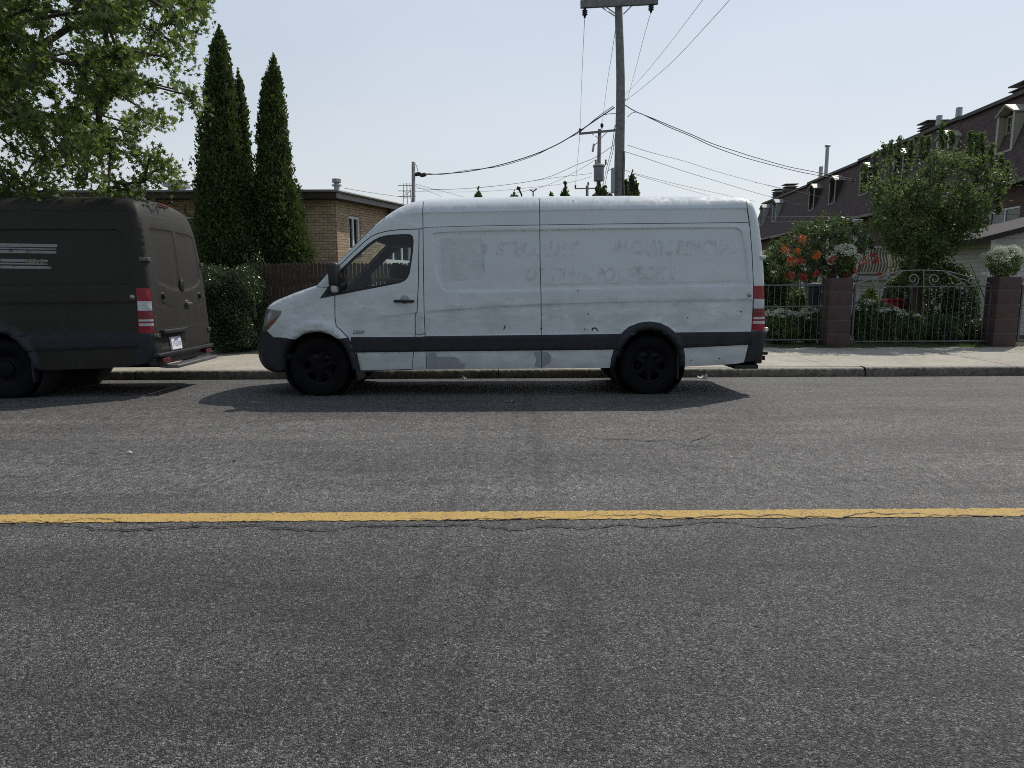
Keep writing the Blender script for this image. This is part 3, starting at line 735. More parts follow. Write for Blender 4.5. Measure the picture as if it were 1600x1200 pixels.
    tang /= np.linalg.norm(tang, axis=1)[:, None]; nor = np.stack([-tang[:, 1], tang[:, 0]], 1)
    sp = lambda px: SL[min(range(n), key=lambda i: abs(C2[i][0] - px[0]) + abs(C2[i][1] - px[1]))]
    S = lambda x, y: sp(L(x, y))
    s_hood0, s_hood1, s_cowl, s_ws1, s_roof0, s_roof1 = S(413.5, 483), S(491, 447.5), S(497, 442), S(600, 339), S(645, 316), S(1150, 306.6)
    bulge = np.interp(SL, [0, S(403, 545), s_hood0, s_hood1, s_cowl, S(560, 375), s_roof0, S(800, 308), s_roof1, S(1183, 323), S(1190, 360), S(1197, 440), SL[-1]],
                      [.10, .20, .10, .05, .07, .10, .085, .075, .06, .05, .045, .03, .03])
    Smax = SL[-1]
    zrear = Pc[:, 1]; irear = [i for i in range(n) if SL[i] > S(1176, 313.5)]
    def s_of_z(z): zz = [Pc[i, 1] for i in irear][::-1]; ss = [SL[i] for i in irear][::-1]; return float(np.interp(z, zz, ss))
    def mirror(poly): return [(a, -b) for a, b in poly][::-1]
    hb = .935                                     # half width in metres used to place things across the strip
    q = lambda z, y: (s_of_z(z), (y - MID) / hb)   # rear: height, distance from the near side
    rec = [q(2.19, .17), q(2.20, .5), q(2.20, .93), q(1.375, .93), q(1.385, .75), q(1.42, .5), q(1.47, .30), q(1.55, .19), q(1.9, .165)]
    lowp = [q(1.24, .12), q(1.23, .35), q(1.16, .62), q(1.12, .62), q(1.16, .35), q(1.19, .12)]
    top_c = [q(2.40, .10), q(2.41, 1.85), q(2.36, 1.85), q(2.355, .10)]
    RT = [(rec, .014, .02), (mirror(rec), .014, .02), (lowp, .008, .012), (mirror(lowp), .008, .012), (top_c, .008, .015)]
    plate_rec = [q(.86, .18), q(.86, .90), q(.62, .90), q(.62, .18)]
    RT.append((plate_rec, .02, .02))
    scal = np.array([1, hb])
    def rel2(P2):
        h = np.zeros(len(P2)); Pm = P2 * scal
        for poly, amt, r_ in RT:
            pm = [(a, b * hb) for a, b in poly]; D, _ = pdist(Pm, pm); t = np.clip(D / r_, 0, 1); h += amt * t * t * (3 - 2 * t) * pip(Pm, pm)
        return h
    def maptop(P2):
        s_, w_ = P2[:, 0], P2[:, 1]; ex = np.interp(s_, SL, Pc[:, 0]); ez = np.interp(s_, SL, Pc[:, 1])
        nx = np.interp(s_, SL, nor[:, 0]); nz = np.interp(s_, SL, nor[:, 1]); b = np.interp(s_, SL, bulge) * (1 - np.abs(w_) ** 2.6) - rel2(P2)
        return np.stack([ex + nx * b, MID + w_ * np.interp(s_, SL, hw), ez + nz * b], 1)
    dom2 = [(0, -1), (Smax, -1), (Smax, 1), (0, 1)]
    band = lambda a, b, w0=-1, w1=1: [(a, w0), (b, w0), (b, w1), (a, w1)]
    zt = s_of_z(2.50); zb = s_of_z(.60); zl = s_of_z(.885)
    rgap = [ribbon([(zt, 0), (s_of_z(.6), 0)], .010 / hb)]
    rgap += [ribbon([(s_of_z(.60), -.93), (s_of_z(2.35), -.93), (zt, -.88), (zt, .88), (s_of_z(2.35), .93), (s_of_z(.60), .93), (s_of_z(.60), -.93)], .011), ribbon([(zl, -.9), (zl, .9)], .010)]
    reg2 = [('panel_gap', g_, M['seam'], None) for g_ in rgap]
    s_b1 = S(406.5, 515)
    reg2 += [('bumper', band(-1, s_b1), blk, None), ('grille', band(s_b1, s_hood0, -.58, .58), M['black'], None), ('headlight', band(s_b1, s_hood0), M['lensdark'], None),
             ('bonnet', band(s_hood0, s_hood1), paint, None), ('cowl', band(s_hood1, s_cowl), M['black'], None), ('windscreen', band(s_cowl + .02, s_ws1, -.955, .955), M['glass'], None),
             ('windscreen_seal', band(s_cowl, s_ws1 + .02), M['black'], None), ('roof', band(s_ws1 + .02, s_of_z(2.60)), paint, None),
             ('bumper', band(s_of_z(.585), Smax + 1), blk, None), ('rear_door', band(zt, zb, -.93, 0), paint, None), ('rear_door', band(zt, zb, 0, .93), paint, None)]
    gs = np.arange(.03, Smax, .07); gw = np.concatenate([np.linspace(-.93, .93, 25), [-.985, -.965, .965, .985]])
    a_, b_ = np.meshgrid(gs, gw); p2 = np.stack([a_.ravel(), b_.ravel()], 1) + rnd2.normal(0, .0015, (a_.size, 2))
    # denser where the outline turns
    extra = [(SL[i], ww) for i in range(n) for ww in np.linspace(-.95, .95, 17)]
    inn = []
    for poly, amt, r_ in RT:
        c = np.mean(np.array(poly), 0)
        for p_ in densify(poly, .06): v = np.array(p_) - c; L_ = np.hypot(*v); inn += [tuple(c + v * (1 - r_ / L_)), tuple(c + v * (1 - r_ * .5 / L_))]
    p2 = np.concatenate([p2, np.array(extra), np.array(inn)]); p2 = p2[(p2[:, 0] > .004) & (p2[:, 0] < Smax - .004) & (np.abs(p2[:, 1]) < .99)]
    key = np.round(p2 / .006).astype(int); _, ui = np.unique(key, axis=0, return_index=True); p2 = p2[ui]
    edges2 = [(s_, -1) for s_ in SL] + [(s_, 1) for s_ in SL[::-1]]
    Pt, Tt = triangulate(edges2, [r[1] for r in reg2 if True] + [r[0] for r in RT], p2, .07)
    Tt = Tt[(np.abs(Pt[Tt].mean(1)[:, 1]) < 1)]
    Xt = maptop(Pt)
    c3 = Xt[Tt].mean(1); fn = np.cross(Xt[Tt[:, 1]] - Xt[Tt[:, 0]], Xt[Tt[:, 2]] - Xt[Tt[:, 0]]); out = c3 - np.array([2, MID, 1.3]); fl = (fn * out).sum() < 0
    top = sheet_parts(Pt, Tt, Xt, reg2, ('roof_edge', None, paint, None), root, flip=fl)
    # headliner and floor pan
    b = MB(); xc = L(700, 400)[0]
    b.box((xc - .5, MID, 2.04), (.95, 1.5, .04)); b.box((xc + .02, MID, 1.25), (.03, 1.72, 1.6)); b.box((xc / 2 - .1, MID, .52), (xc + .9, 1.70, .06)); b.build('cab_lining', M['trim'], root)
    b = MB(); b.box((-.27, MID, 1.14), (.34, 1.55, .22), bev=.05); b.box((-.28, MID - .42, 1.30), (.28, .40, .12), bev=.04); b.build('dashboard', M['trim'], root, autos=40)
    for k, yy in enumerate((.50, 1.15, 1.52)):
        b = MB(); b.box((.58, yy, .84), (.50, .44, .16), bev=.05); b.box((.58, yy, .68), (.34, .34, .28)); b.box((.86, yy, 1.20), (.13, .44, .66), ry=.22, bev=.05)
        st = b.build('seat', M['seat'], root, autos=40)
        b = MB(); b.box((.95, yy, 1.64), (.10, .26, .2), ry=.2, bev=.04); b.build('headrest', M['seat'], st, autos=40)
    b = MB(); Mx = Matrix.Translation((.10, .50, 1.22)) @ Matrix.Rotation(R(-62), 4, 'Y')
    b.lathe([(.19 + .014 * math.cos(a), .014 * math.sin(a)) for a in np.linspace(0, 2 * math.pi, 9)], 28, Mx); b.lathe([(0, .01), (.07, .005), (.07, -.03), (0, -.03)], 16, Mx)
    for a in (0, 2.1, 4.2): b.tube([Mx @ Vector((.06 * math.cos(a), .06 * math.sin(a), 0)), Mx @ Vector((.18 * math.cos(a), .18 * math.sin(a), 0))], .012, 6)
    b.build('steering_wheel', M['black'], root, smooth=True)
    # ---- door mirror, handle, lock, badges
    for sgn in (0, 1):
        Y = lambda y: y if sgn == 0 else W - y
        xm, zm = L(527, 432)
        b = MB(); b.box((xm, Y(-.13), zm + .02), (.13, .20, .30), bev=.045); b.box((xm + .04, Y(-.02), zm - .12), (.10, .18, .07), bev=.02)
        mr = b.build('wing_mirror', M['black'], root, autos=45)
        b = MB(); xl, zl_ = L(528.5, 449.5); b.box((xl - .01, Y(-.13), zl_), (.075, .17, .125), bev=.03); b.build('mirror_indicator', M['clear'], mr, autos=45)
        b = MB(); xh, zh = L(631, 470.5); P1 = np.array([[xh, zh]]); yh = float(mapside(P1)[0, 1])
        b.tube([(xh - .125, Y(yh - .004), zh), (xh - .10, Y(yh - .035), zh), (xh, Y(yh - .045), zh), (xh + .10, Y(yh - .035), zh - .002), (xh + .125, Y(yh - .004), zh - .002)], [.014, .018, .018, .019, .014], 8)
        b.build('door_handle', M['black'], root, smooth=True)
        b = MB(); b.lathe([(0, .004), (.05, .003), (.056, 0)], 20, Matrix.Translation((xh + .01, Y(yh - .003), zh + .02)) @ Matrix.Rotation(R(90 if sgn == 0 else -90), 4, 'X')); b.build('handle_recess', M['primer'] if not cfg.get('mould') else M['dark'], root, smooth=True)
        xq, zq = L(1171.5, 460.8); yq = float(mapside(np.array([[xq, zq]]))[0, 1])
        b = MB(); b.lathe([(0, .012), (.016, .012), (.018, .006), (.028, .006), (.032, 0)], 16, Matrix.Translation((xq, Y(yq), zq)) @ Matrix.Rotation(R(90 if sgn == 0 else -90), 4, 'X')); b.build('door_stop', M['steel'], root, smooth=True)
    # ---- wheels
    tz = cfg.get('wz', 0)
    xr = L(1016, 574)[0]
    for xw, rear in ((0.0, 0), (xr, 1)):
        for sgn in (0, 1):
            Mw = Matrix.Translation((xw, .055 if sgn == 0 else W - .055, .385)) @ Matrix.Rotation(R(90 if sgn == 0 else -90), 4, 'X') @ Matrix.Rotation(cfg.get('wr', .2) + xw, 4, 'Z')
            b = MB(); r = .388; prof = [(.232, -.02), (.245, .0), (.28, .012), (.33, .010), (.365, .0), (.380, -.014)]
            b.lathe(prof, 56, Mw); vs = []
            tw = [(.380, -.014), (.388, -.035), (.388, -.055), (.381, -.058), (.381, -.066), (.388, -.069), (.388, -.105), (.381, -.108), (.381, -.116), (.388, -.119), (.388, -.16), (.381, -.163), (.381, -.171), (.388, -.174), (.386, -.2), (.375, -.218), (.33, -.235), (.25, -.22)]
            b.lathe(tw, 56, Mw); ty = b.build('tyre', M['rubber'], None, autos=50)
            wh = empty('wheel', (0, 0, 0)); wh.parent = root; ty.parent = wh
            b = MB(); b.lathe([(.232, -.005), (.240, -.012), (.228, -.022), (.205, -.03), (.200, -.055), (.2, -.2)], 48, Mw)
            if cfg['spokes']:
                b.lathe([(0, -.012), (.048, -.014), (.056, -.03), (.085, -.034), (.09, -.05), (0, -.06)], 32, Mw)
                for k in range(6):
                    Mk = Mw @ Matrix.Rotation(k * math.pi / 3, 4, 'Z')
                    b.prism([(.07, -.040), (.14, -.026), (.212, -.052), (.212, .052), (.14, .026), (.07, .040)], .022, Mk @ Matrix.Translation((0, 0, -.055)))
                    b.prism([(.09, -.018), (.205, -.014), (.205, .014), (.09, .018)], .016, Mk @ Matrix.Translation((0, 0, -.036)))
                b.lathe([(.16, -.10), (.02, -.10)], 24, Mw)
            else:
                b.lathe([(0, .0), (.085, -.002), (.10, -.012), (.108, -.05), (.14, -.062), (.18, -.058), (.205, -.04)], 40, Mw)
            b.build('rim', M['rim'], wh, autos=35)
            for k in range(6):
                b = MB(); a = k * math.pi / 3 + .5; rr = .068 if cfg['spokes'] else .128
                b.lathe([(0, .012), (.009, .012), (.012, 0)], 8, Mw @ Matrix.Translation((rr * math.cos(a), rr * math.sin(a), -.034 if cfg['spokes'] else -.055)))
                b.build('wheel_nut', M['rim'] if cfg['spokes'] else M['black'], wh)
    # ---- wheel wells, chassis, exhaust, mud flaps
    b = MB()
    for xw in (0.0, xr):
        for yy in (0.09, W - .09):
            b = MB(); Mx = Matrix.Translation((xw, yy, .40)) @ Matrix.Rotation(R(-90 if yy < 1 else 90), 4, 'X')
            b.lathe([(.47, -.02), (.47, .42), (0, .42)], 28, Mx); b.build('wheel_well', M['dark'], root)
    b = MB(); xe = L(1150, 560)[0]
    b.box(((xe + .1) / 2, MID - .45, .42), (xe + .4, .08, .14)); b.box(((xe + .1) / 2, MID + .45, .42), (xe + .4, .08, .14)); b.box((xe / 2, MID, .55), (xe - .2, 1.70, .10))
    b.tube([(0, .25, .36), (0, W - .25, .36)], .06, 8); b.tube([(xr, .25, .385), (xr, W - .25, .385)], .065, 8); b.lathe([(0, -.16), (.10, -.14), (.16, 0), (.10, .14), (0, .16)], 16, Matrix.Translation((xr, MID, .385)) @ Matrix.Rotation(R(90), 4, 'Y'))
    b.box((2.0, MID + .2, .36), (.9, .35, .2), bev=.04); b.tube([(.6, MID - .15, .33), (2.6, MID - .15, .33), (3.6, MID + .3, .33)], .035, 8)
    b.box((-.48, MID, .38), (.3, 1.2, .12)); b.build('chassis', M['dark'], root)
    for yy in (.12, W - .12):
        b = MB(); x1, z1 = L(554, 552); x2, z2 = L(563, 594); b.add([(x1 - .03, yy - .13, z1), (x1 - .03, yy + .14, z1), (x2 - .02, yy + .14, z2), (x2 - .02, yy - .13, z2), (x1 + .03, yy - .13, z1), (x1 + .03, yy + .14, z1), (x2 + .03, yy + .14, z2 + .02), (x2 + .03, yy - .13, z2 + .02)],
            [(0, 1, 2, 3), (7, 6, 5, 4), (0, 3, 7, 4), (1, 5, 6, 2), (3, 2, 6, 7)]); b.build('mud_flap', M['plastic'], root)
        b = MB(); x1, z1 = L(1061, 545); x2, z2 = L(1062, 592); b.box((x1 + .0, yy + .02, (z1 + z2) / 2), (.03, .24, z1 - z2), bev=.01); b.build('mud_flap', M['plastic'], root, autos=40)
    # ---- rear furniture
    xR = L(1197.5, 480)[0]
    def rx(z, y): s_ = s_of_z(z); return float(maptop(np.array([[s_, (y - MID) / hb]]))[0, 0])
    b = MB(); b.box((xR - .02, MID, .545), (.17, W - .06, .05), bev=.015); b.box((xR - .05, MID, .47), (.10, W - .10, .13), bev=.02); b.build('bumper_step', blk, root, autos=40)
    if cfg['board']:
        b = MB(); b.box((xR + .085, MID + .04, .375), (.18, W - .55, .045), bev=.008); b.box((xR - .02, MID - .5, .37), (.2, .06, .05)); b.box((xR - .02, MID + .5, .37), (.2, .06, .05)); b.build('tow_step', M['tread'], root, autos=40)
    else:
        b = MB(); x1, z1 = L(1151, 572); x2, z2 = L(1188, 577.5); b.box(((x1 + x2) / 2, MID, (z1 + z2) / 2 + .005), (x2 - x1, W - .20, .055), bev=.008); b.box((x2 - .02, MID, z1 + .03), (.03, W - .3, .05)); b.build('tow_step', M['black'], root, autos=40)
    for z in (1.78, .80):
        for yy, sg in ((.02, 1), (W - .02, -1)):
            b = MB(); xx = rx(z, .1); hl = cfg.get('hl', 1); b.box((xx - .045 * hl, yy + sg * .03, z), (.11 * hl, .03, .07 * hl), bev=.008); b.box((xx + .010, yy + sg * .085, z), (.03, .10, .065 * hl), bev=.008)
            for dz in (-.02, .02): b.lathe([(0, .006), (.01, .006), (.012, 0)], 8, Matrix.Translation((xx + .027, yy + sg * .10, z + dz)) @ Matrix.Rotation(R(90), 4, 'Y'))
            b.build('hinge', cfg['hinge'] if z > 1 or cfg['board'] else M['plastic'], root, autos=40)
    b = MB(); xx = rx(1.20, 1.07); b.box((xx + .03, 1.10, 1.20), (.035, .17, .04), bev=.012); b.lathe([(0, .02), (.05, .02), (.06, 0)], 20, Matrix.Translation((xx - .003, 1.09, 1.20)) @ Matrix.Rotation(R(90), 4, 'Y')); b.build('rear_handle', cfg['hinge'], root, autos=40)
    # oval emblem: a dark shield holding a bright three-pointed form
    b = MB(); xx = rx(1.43, MID); Me = Matrix.Translation((xx + .004, MID, 1.46)) @ Matrix.Rotation(R(90), 4, 'Y')
    b.lathe([(0, .012), (.052, .012), (.062, .006), (.064, 0)], 28, Me @ Matrix.Diagonal((1.55, 1, 1, 1))); em = b.build('emblem', M['black'], root, autos=40)
    b = MB(); b.prism([(-.075, 0), (-.055, -.030), (-.015, -.026), (.0, -.036), (.03, -.022), (.075, 0), (.03, .022), (.0, .036), (-.015, .026), (-.055, .030)], .008, Me @ Matrix.Translation((0, 0, .010))); b.build('emblem_badge', M['chrome'], em)
    for yy in (.36, W - .36):
        b = MB(); xx = rx(1.33, yy); b.lathe([(0, .03), (.02, .03), (.026, .01), (.035, 0)], 14, Matrix.Translation((xx, yy, 1.33)) @ Matrix.Rotation(R(90), 4, 'Y')); b.box((xx + .02, yy, 1.30), (.03, .03, .05), bev=.005); b.build('door_stop', M['black'], root, autos=40)
    b = MB(); xx = rx(.87, .5); b.box((xx + .03, .52, .845), (.07, .74, .055), bev=.015); b.build('plate_light_bar', cfg['bar'], root, autos=40)
    b = MB(); xx = rx(2.56, MID); b.box((xx + .005, MID - .12, 2.545), (.03, .30, .022), bev=.008); b.build('brake_light', M['redd'], root, autos=40)
    b = MB(); b.tube([(xx - .03, MID + .12, 2.60), (xx + .02, MID + .12, 2.62), (xx + .05, MID + .12, 2.59)], .010, 6); b.box((xx + .01, MID + .12, 2.618), (.05, .07, .03), bev=.01); b.build('rear_camera', M['black'], root, autos=40)
    for yy in (.24, W - .24):
        b = MB(); b.box((xR + .056, yy, .47), (.02, .22, .06), bev=.006); b.box((xR + .002, yy, .475), (.095, .2, .05)); b.build('bumper_reflector', M['dimred'], root, autos=40)
    return dict(root=root, L=L, mapside=mapside, rx=rx, P=P, T=T, XYZ=XYZ, MR=None)
def on_side(v, px, py, out=.002):
    x, z = v['L'](px, py); y = float(v['mapside'](np.array([[x, z]]))[0, 1]); return x, y - out, z
def side_text(v, s, px, py, size, mat, name, shear=0, out=.0015, sx=1):
    x, y, z = on_side(v, px, py, out); x2, y2, z2 = on_side(v, px, py - 8, out); tilt = math.atan2(y2 - y, z2 - z)
    Mt = Matrix.Translation((x, y, z)) @ Matrix.Rotation(R(90) - tilt, 4, 'X') @ Matrix.Diagonal((sx, 1, 1, 1))
    return text_mesh(s, size, mat, name, v['root'], Mt, 0, shear, .012 if mat is M['ghost'] else .0)
def side_patch(v, poly, mat, name, out=.0015, h=.05):
    pl = [v['L'](*p) for p in poly]; pts = np.array(densify(pl, h)); c = pts.mean(0)
    xs = np.arange(pts[:, 0].min(), pts[:, 0].max(), h); zs = np.arange(pts[:, 1].min(), pts[:, 1].max(), h)
    g = np.array([(a, b) for a in xs for b in zs if True]) if len(xs) * len(zs) else np.zeros((0, 2))
    if len(g): g = g[pip(g, pl)]
    P, T = triangulate(pl, [], [tuple(q) for q in g], h); X = v['mapside'](P); X[:, 1] -= out
    return npmesh(name, X, T, mat, v['root'], True)
rnd2 = np.random.default_rng(11)
white = make_van(dict(ext=0, paint=M['white'], loc=(X0, YV, ZG), spokes=True, board=False, hinge=M['white'], bar=M['white'], wr=.35, hl=.55,
    label='long high-roof white delivery van with scuffed flank and black side moulding at the kerb',
    primer=[('paint_patch', [(667.5, 551), (680, 550.5), (683, 558), (706, 557.5), (715, 559), (719, 566), (727, 570), (724, 576.5), (668, 577)]),
            ('paint_patch', [(833, 550), (846, 548.5), (858, 551), (862, 558), (860, 566), (853, 572), (846, 575), (835, 573), (838, 562)])]))
side_text(white, '2500', 559, 519.4, .060, M['black'], 'badge', .35, .003, 1.25)
side_text(white, 'STECIALIST', 838, 390, .26, M['ghost'], 'sticker_residue', .15, sx=.80)
side_text(white, 'IN CRATE REMOVAL', 1055, 388, .25, M['ghost'], 'sticker_residue', .15, sx=.70)
side_text(white, 'OF TRANSPORT', 905, 430, .23, M['ghost'], 'sticker_residue', .15, sx=.85)
side_text(white, 'PEOPLE', 1020, 428, .23, M['ghost'], 'sticker_residue', .15, sx=.75)
side_patch(white, [(687, 372), (752, 370), (757, 384), (757, 436), (690, 441)], M['ghostbox'], 'sticker_residue')
side_patch(white, [(752, 381), (762, 381), (762, 392), (757, 396), (757, 430), (754, 430)], M['ghost'], 'sticker_residue')
ring = [(925.5, 518.5), (924.6, 515), (926, 512.2), (929, 511.4), (932.5, 512.5), (934.6, 515), (934, 518), (932.4, 518.6), (932.8, 515.6), (931, 513.8), (928.6, 513.6), (926.8, 515.2)]
side_patch(white, ring, M['black'], 'scuff_mark', .002, .02)
for k, (px, py, r_) in enumerate([(903, 454.5, 1.1), (919.5, 491, 1.1), (914, 514.5, 1.2), (896, 312.5, 1.0), (1159, 487, 1.3), (1124, 560, 1.2), (846, 513.5, 1.5), (1075, 496, .9), (1080, 563, .9)]):
    side_patch(white, [(px + r_ * math.cos(a), py + r_ * math.sin(a)) for a in np.linspace(0, 5.5, 8)], M['black'], 'rust_spot', .0025, .02)
side_patch(white, [(786.5, 505.5), (789.4, 507), (790, 511), (788.4, 514.6), (786, 515.2), (787.6, 511.5), (787.4, 508)], M['scuff'], 'scuff_mark', .002, .02)
side_patch(white, [(648, 487), (661, 487), (661, 500), (657, 512), (662, 518), (662, 524), (649, 524)], M['ghostbox'], 'dent_tint')  # dent marks drawn as a flat grey tint, without relief
side_patch(white, [(664, 495), (676, 498), (672, 512), (667, 516), (664, 515)], M['ghostbox'], 'dent_tint')
RZB = R(3.0); XB = at(236, 480, YV).x - (white['L'](1197.5, 480)[0] + .42) * math.cos(RZB) - .02; YB = YV - (white['L'](1197.5, 480)[0] + .42) * math.sin(RZB)
brown = make_van(dict(ext=.42, paint=M['brown'], loc=(XB, YB, ZG), rz=RZB, spokes=False, board=True, hl=.8, hinge=M['dhinge'], bar=M['plastic'], mould=M['plastic'], wr=.1,
    label='matt dark brown high-roof van with striped decals, cut off by the left edge'))
# peeled stripe decals on the brown flank: photo pixels -> this van's own flank
def brown_patch(poly, mat, name):
    q = []
    for px, py in poly:
        p = at(px, py, YV - .05); q.append(((p.x - XB) / math.cos(RZB), p.z - ZG))
    Pn = np.array(q); P, T = triangulate(q, [], [], .12); X = brown['mapside'](P); X[:, 1] -= .002
    return npmesh(name, X, T, mat, brown['root'], True)
for (y0, y1, x1) in ((379.4, 384.8, 82), (386.2, 388.8, 81), (390.2, 395, 81.5), (404, 408.4, 69), (410, 412.6, 70), (414.6, 419.2, 75.5)):
    sk = 1.6
    brown_patch([(-60, y0), (0, y0), (x1 - 10, y0 + sk * .8), (x1, y0 + sk), (x1, y1 + .6), (x1 - 10, y1 + .6), (0, y1), (-60, y1)], M['greydecal'], 'stripe_decal')
for px in (37, 42.5, 48, 54, 59.5):
    brown_patch([(px - 2.5, 405.5), (px, 404), (px + 2.5, 405.5), (px + 2.8, 409), (px, 411), (px - 2.5, 409)], M['olddecal'], 'sticker_residue')
# number plate, text unreadable in the photo beyond its general form
zp = .655; xp = brown['rx'](zp, .62) + .022
b = MB(); b.box((xp, .60, zp + .015), (.006, .31, .16), ry=-.12); b.box((xp - .012, .60, zp + .015), (.006, .33, .18), ry=-.12); 
pl = b.build('number_plate', M['plate'], brown['root'])
Mt = Matrix.Translation((xp + .0045, .60, zp + .005)) @ Matrix.Rotation(-.12, 4, 'Y') @ Matrix.Rotation(R(90), 4, 'Z') @ Matrix.Rotation(R(90), 4, 'X')
text_mesh('FTL6359', .085, M['blue'], 'plate_number', pl, Mt @ Matrix.Diagonal((.85, 1.1, 1, 1)), .0005)
b = MB(); b.box((xp + .012, .60, zp + .082), (.004, .12, .014), ry=-.12); b.build('plate_header', M['blue'], pl)

# ------------------------------------------------------------------ building helpers
class QB:
    """quads with metre UVs"""
    def __init__(s): s.v = []; s.uv = []; s.mi = []
    def q(s, pts, uvs, mi=0): s.v.append([tuple(p) for p in pts]); s.uv.append(uvs); s.mi.append(mi)
    def face(s, pts, mi=0):
        """planar polygon, UV from its own plane: u horizontal, v up the surface"""
        P = [Vector(p) for p in pts]; n = (P[1] - P[0]).cross(P[2] - P[0]).normalized()
        u = Vector((0, 0, 1)).cross(n); u = u.normalized() if u.length > 1e-4 else Vector((1, 0, 0)); v = n.cross(u)
        if v.z < 0: v = -v
        s.v.append([tuple(p) for p in P]); s.uv.append([(p.dot(u), p.dot(v) if abs(v.z) > 1e-3 else p.dot(v)) for p in P]); s.mi.append(mi)
    def build(s, name, mats, parent=None):
        V = [p for f in s.v for p in f]; Fc = []; k = 0
        for f in s.v: Fc.append(tuple(range(k, k + len(f)))); k += len(f)
        me = bpy.data.meshes.new(name); me.from_pydata(V, [], Fc); ul = me.uv_layers.new(name='UVMap')
        ul.data.foreach_set('uv', [c for f in s.uv for q_ in f for c in q_])
        if not isinstance(mats, (list, tuple)): mats = [mats]
        for m in mats: me.materials.append(m)
        me.polygons.foreach_set('material_index', s.mi); me.update()
        o = bpy.data.objects.new(name, me); col.objects.link(o); o.parent = parent; return o
def wall(qb, p0, p1, z0, z1, ops=(), rev=.1, mi=0):
    """vertical wall from p0 to p1 (xy); outside is to the right of the direction p0->p1; ops = (u0,u1,za,zb)"""
    p0 = Vector((p0[0], p0[1], 0)); p1 = Vector((p1[0], p1[1], 0)); L = (p1 - p0).length; e = (p1 - p0) / L; inn = Vector((-e.y, e.x, 0))
    us = sorted({0, L, *[o[0] for o in ops], *[o[1] for o in ops]}); zs = sorted({z0, z1, *[o[2] for o in ops], *[o[3] for o in ops]})
    pt = lambda u, z, d=0: p0 + e * u + inn * d + Vector((0, 0, z))
    for a, b in zip(us, us[1:]):
        for c, d in zip(zs, zs[1:]):
            if any(o[0] - 1e-6 <= a and b <= o[1] + 1e-6 and o[2] - 1e-6 <= c and d <= o[3] + 1e-6 for o in ops): continue
            qb.q([pt(a, c), pt(b, c), pt(b, d), pt(a, d)], [(a, c), (b, c), (b, d), (a, d)], mi)
    for o in ops:
        u0, u1, za, zb = o[:4]
        for (a, b, c, d) in ((u0, za, u0, zb), (u1, zb, u1, za), (u1, za, u0, za), (u0, zb, u1, zb)):
            qb.q([pt(a, b), pt(a, b, rev), pt(c, d, rev), pt(c, d)], [(a, b), (a + rev, b), (c + rev, d), (c, d)], mi)
    return pt
def window(parent, pt, u0, u1, za, zb, fm, gm, depth=.07, fw=.06, cols=1, rows=1, back=None, name='window'):
    """frame with panes set back in an opening of wall(); pt is its point function"""
    b = MB()
    def bar(a, c, b2, d, d0, d1): 
        vs = [pt(a, c, d0), pt(b2, c, d0), pt(b2, d, d0), pt(a, d, d0), pt(a, c, d1), pt(b2, c, d1), pt(b2, d, d1), pt(a, d, d1)]
        b.add(vs, [(0, 1, 2, 3), (7, 6, 5, 4), (0, 4, 5, 1), (1, 5, 6, 2), (2, 6, 7, 3), (3, 7, 4, 0)])
    e = .004
    bar(u0 + e, za + e, u1 - e, za + fw, depth - .03, depth + .04); bar(u0 + e, zb - fw, u1 - e, zb - e, depth - .03, depth + .04)
    bar(u0 + e, za + fw, u0 + fw, zb - fw, depth - .03, depth + .04); bar(u1 - fw, za + fw, u1 - e, zb - fw, depth - .03, depth + .04)
    for i in range(1, cols): x = u0 + (u1 - u0) * i / cols; bar(x - fw * .4, za + fw, x + fw * .4, zb - fw, depth - .015, depth + .03)
    for i in range(1, rows): z = za + (zb - za) * i / rows; bar(u0 + fw, z - fw * .22, u1 - fw, z + fw * .22, depth - .012, depth + .028)
    fr = b.build(name, fm, parent)
    g_ = MB(); g_.add([pt(u0 + fw * .9, za + fw * .9, depth + .015), pt(u1 - fw * .9, za + fw * .9, depth + .015), pt(u1 - fw * .9, zb - fw * .9, depth + .015), pt(u0 + fw * .9, zb - fw * .9, depth + .015)], [(0, 1, 2, 3)])
    g_.build('pane', gm, fr)
    if back is not None:
        c = MB(); n = 14; vs = []
        for i in range(n + 1):
            u = u0 + .02 + (u1 - u0 - .04) * i / n; d = depth + .10 + .02 * (i % 2); vs += [pt(u, za, d), pt(u, zb, d)]
        c.add(vs, [(2 * i, 2 * i + 2, 2 * i + 3, 2 * i + 1) for i in range(n)]); c.build('curtain', back, fr)
    return fr
M['brickT'] = brick('tan_brick', (.54, .42, .28), (.37, .28, .19), (.15, .115, .08))
M['brickD'] = brick('dark_brown_brick', (.11, .07, .06), (.08, .05, .045), (.14, .12, .11))
M['shing'] = shingles('brown_roof_shingle', (.115, .080, .080), (.085, .062, .062))
M['fascia'] = simple('dark_brown_fascia', (.045, .035, .028), .6)
M['flash_lit'] = simple('flashing_and_lit_fascia', (.22, .21, .20), .6, var=.2)  # roof edge metal, and the paler colour of the sunlit side fascia
M['vinyl'] = simple('white_vinyl', (.68, .70, .70), .45, var=.06)
M['siding'] = siding('white_siding', (.60, .60, .56)); M['sideB'] = siding('cream_siding', (.42, .40, .33), .1)
M['curtain'] = simple('net_curtain', (.5, .5, .5), .9)
M['picket'] = simple('dark_stained_wood', (.040, .026, .022), .7, var=.45, scale=14, bump=.2)
M['bark'] = simple('bark', (.075, .06, .048), .95, var=.4, scale=14, bump=.8, bscale=30)
M['pole'] = simple('weathered_pole', (.20, .195, .195), .9, var=.35, scale=9, bump=.5)
M['wire'] = simple('wire_black', (.03, .03, .034), .6)
M['gravel'] = simple('roof_gravel', (.2, .19, .18), .95)
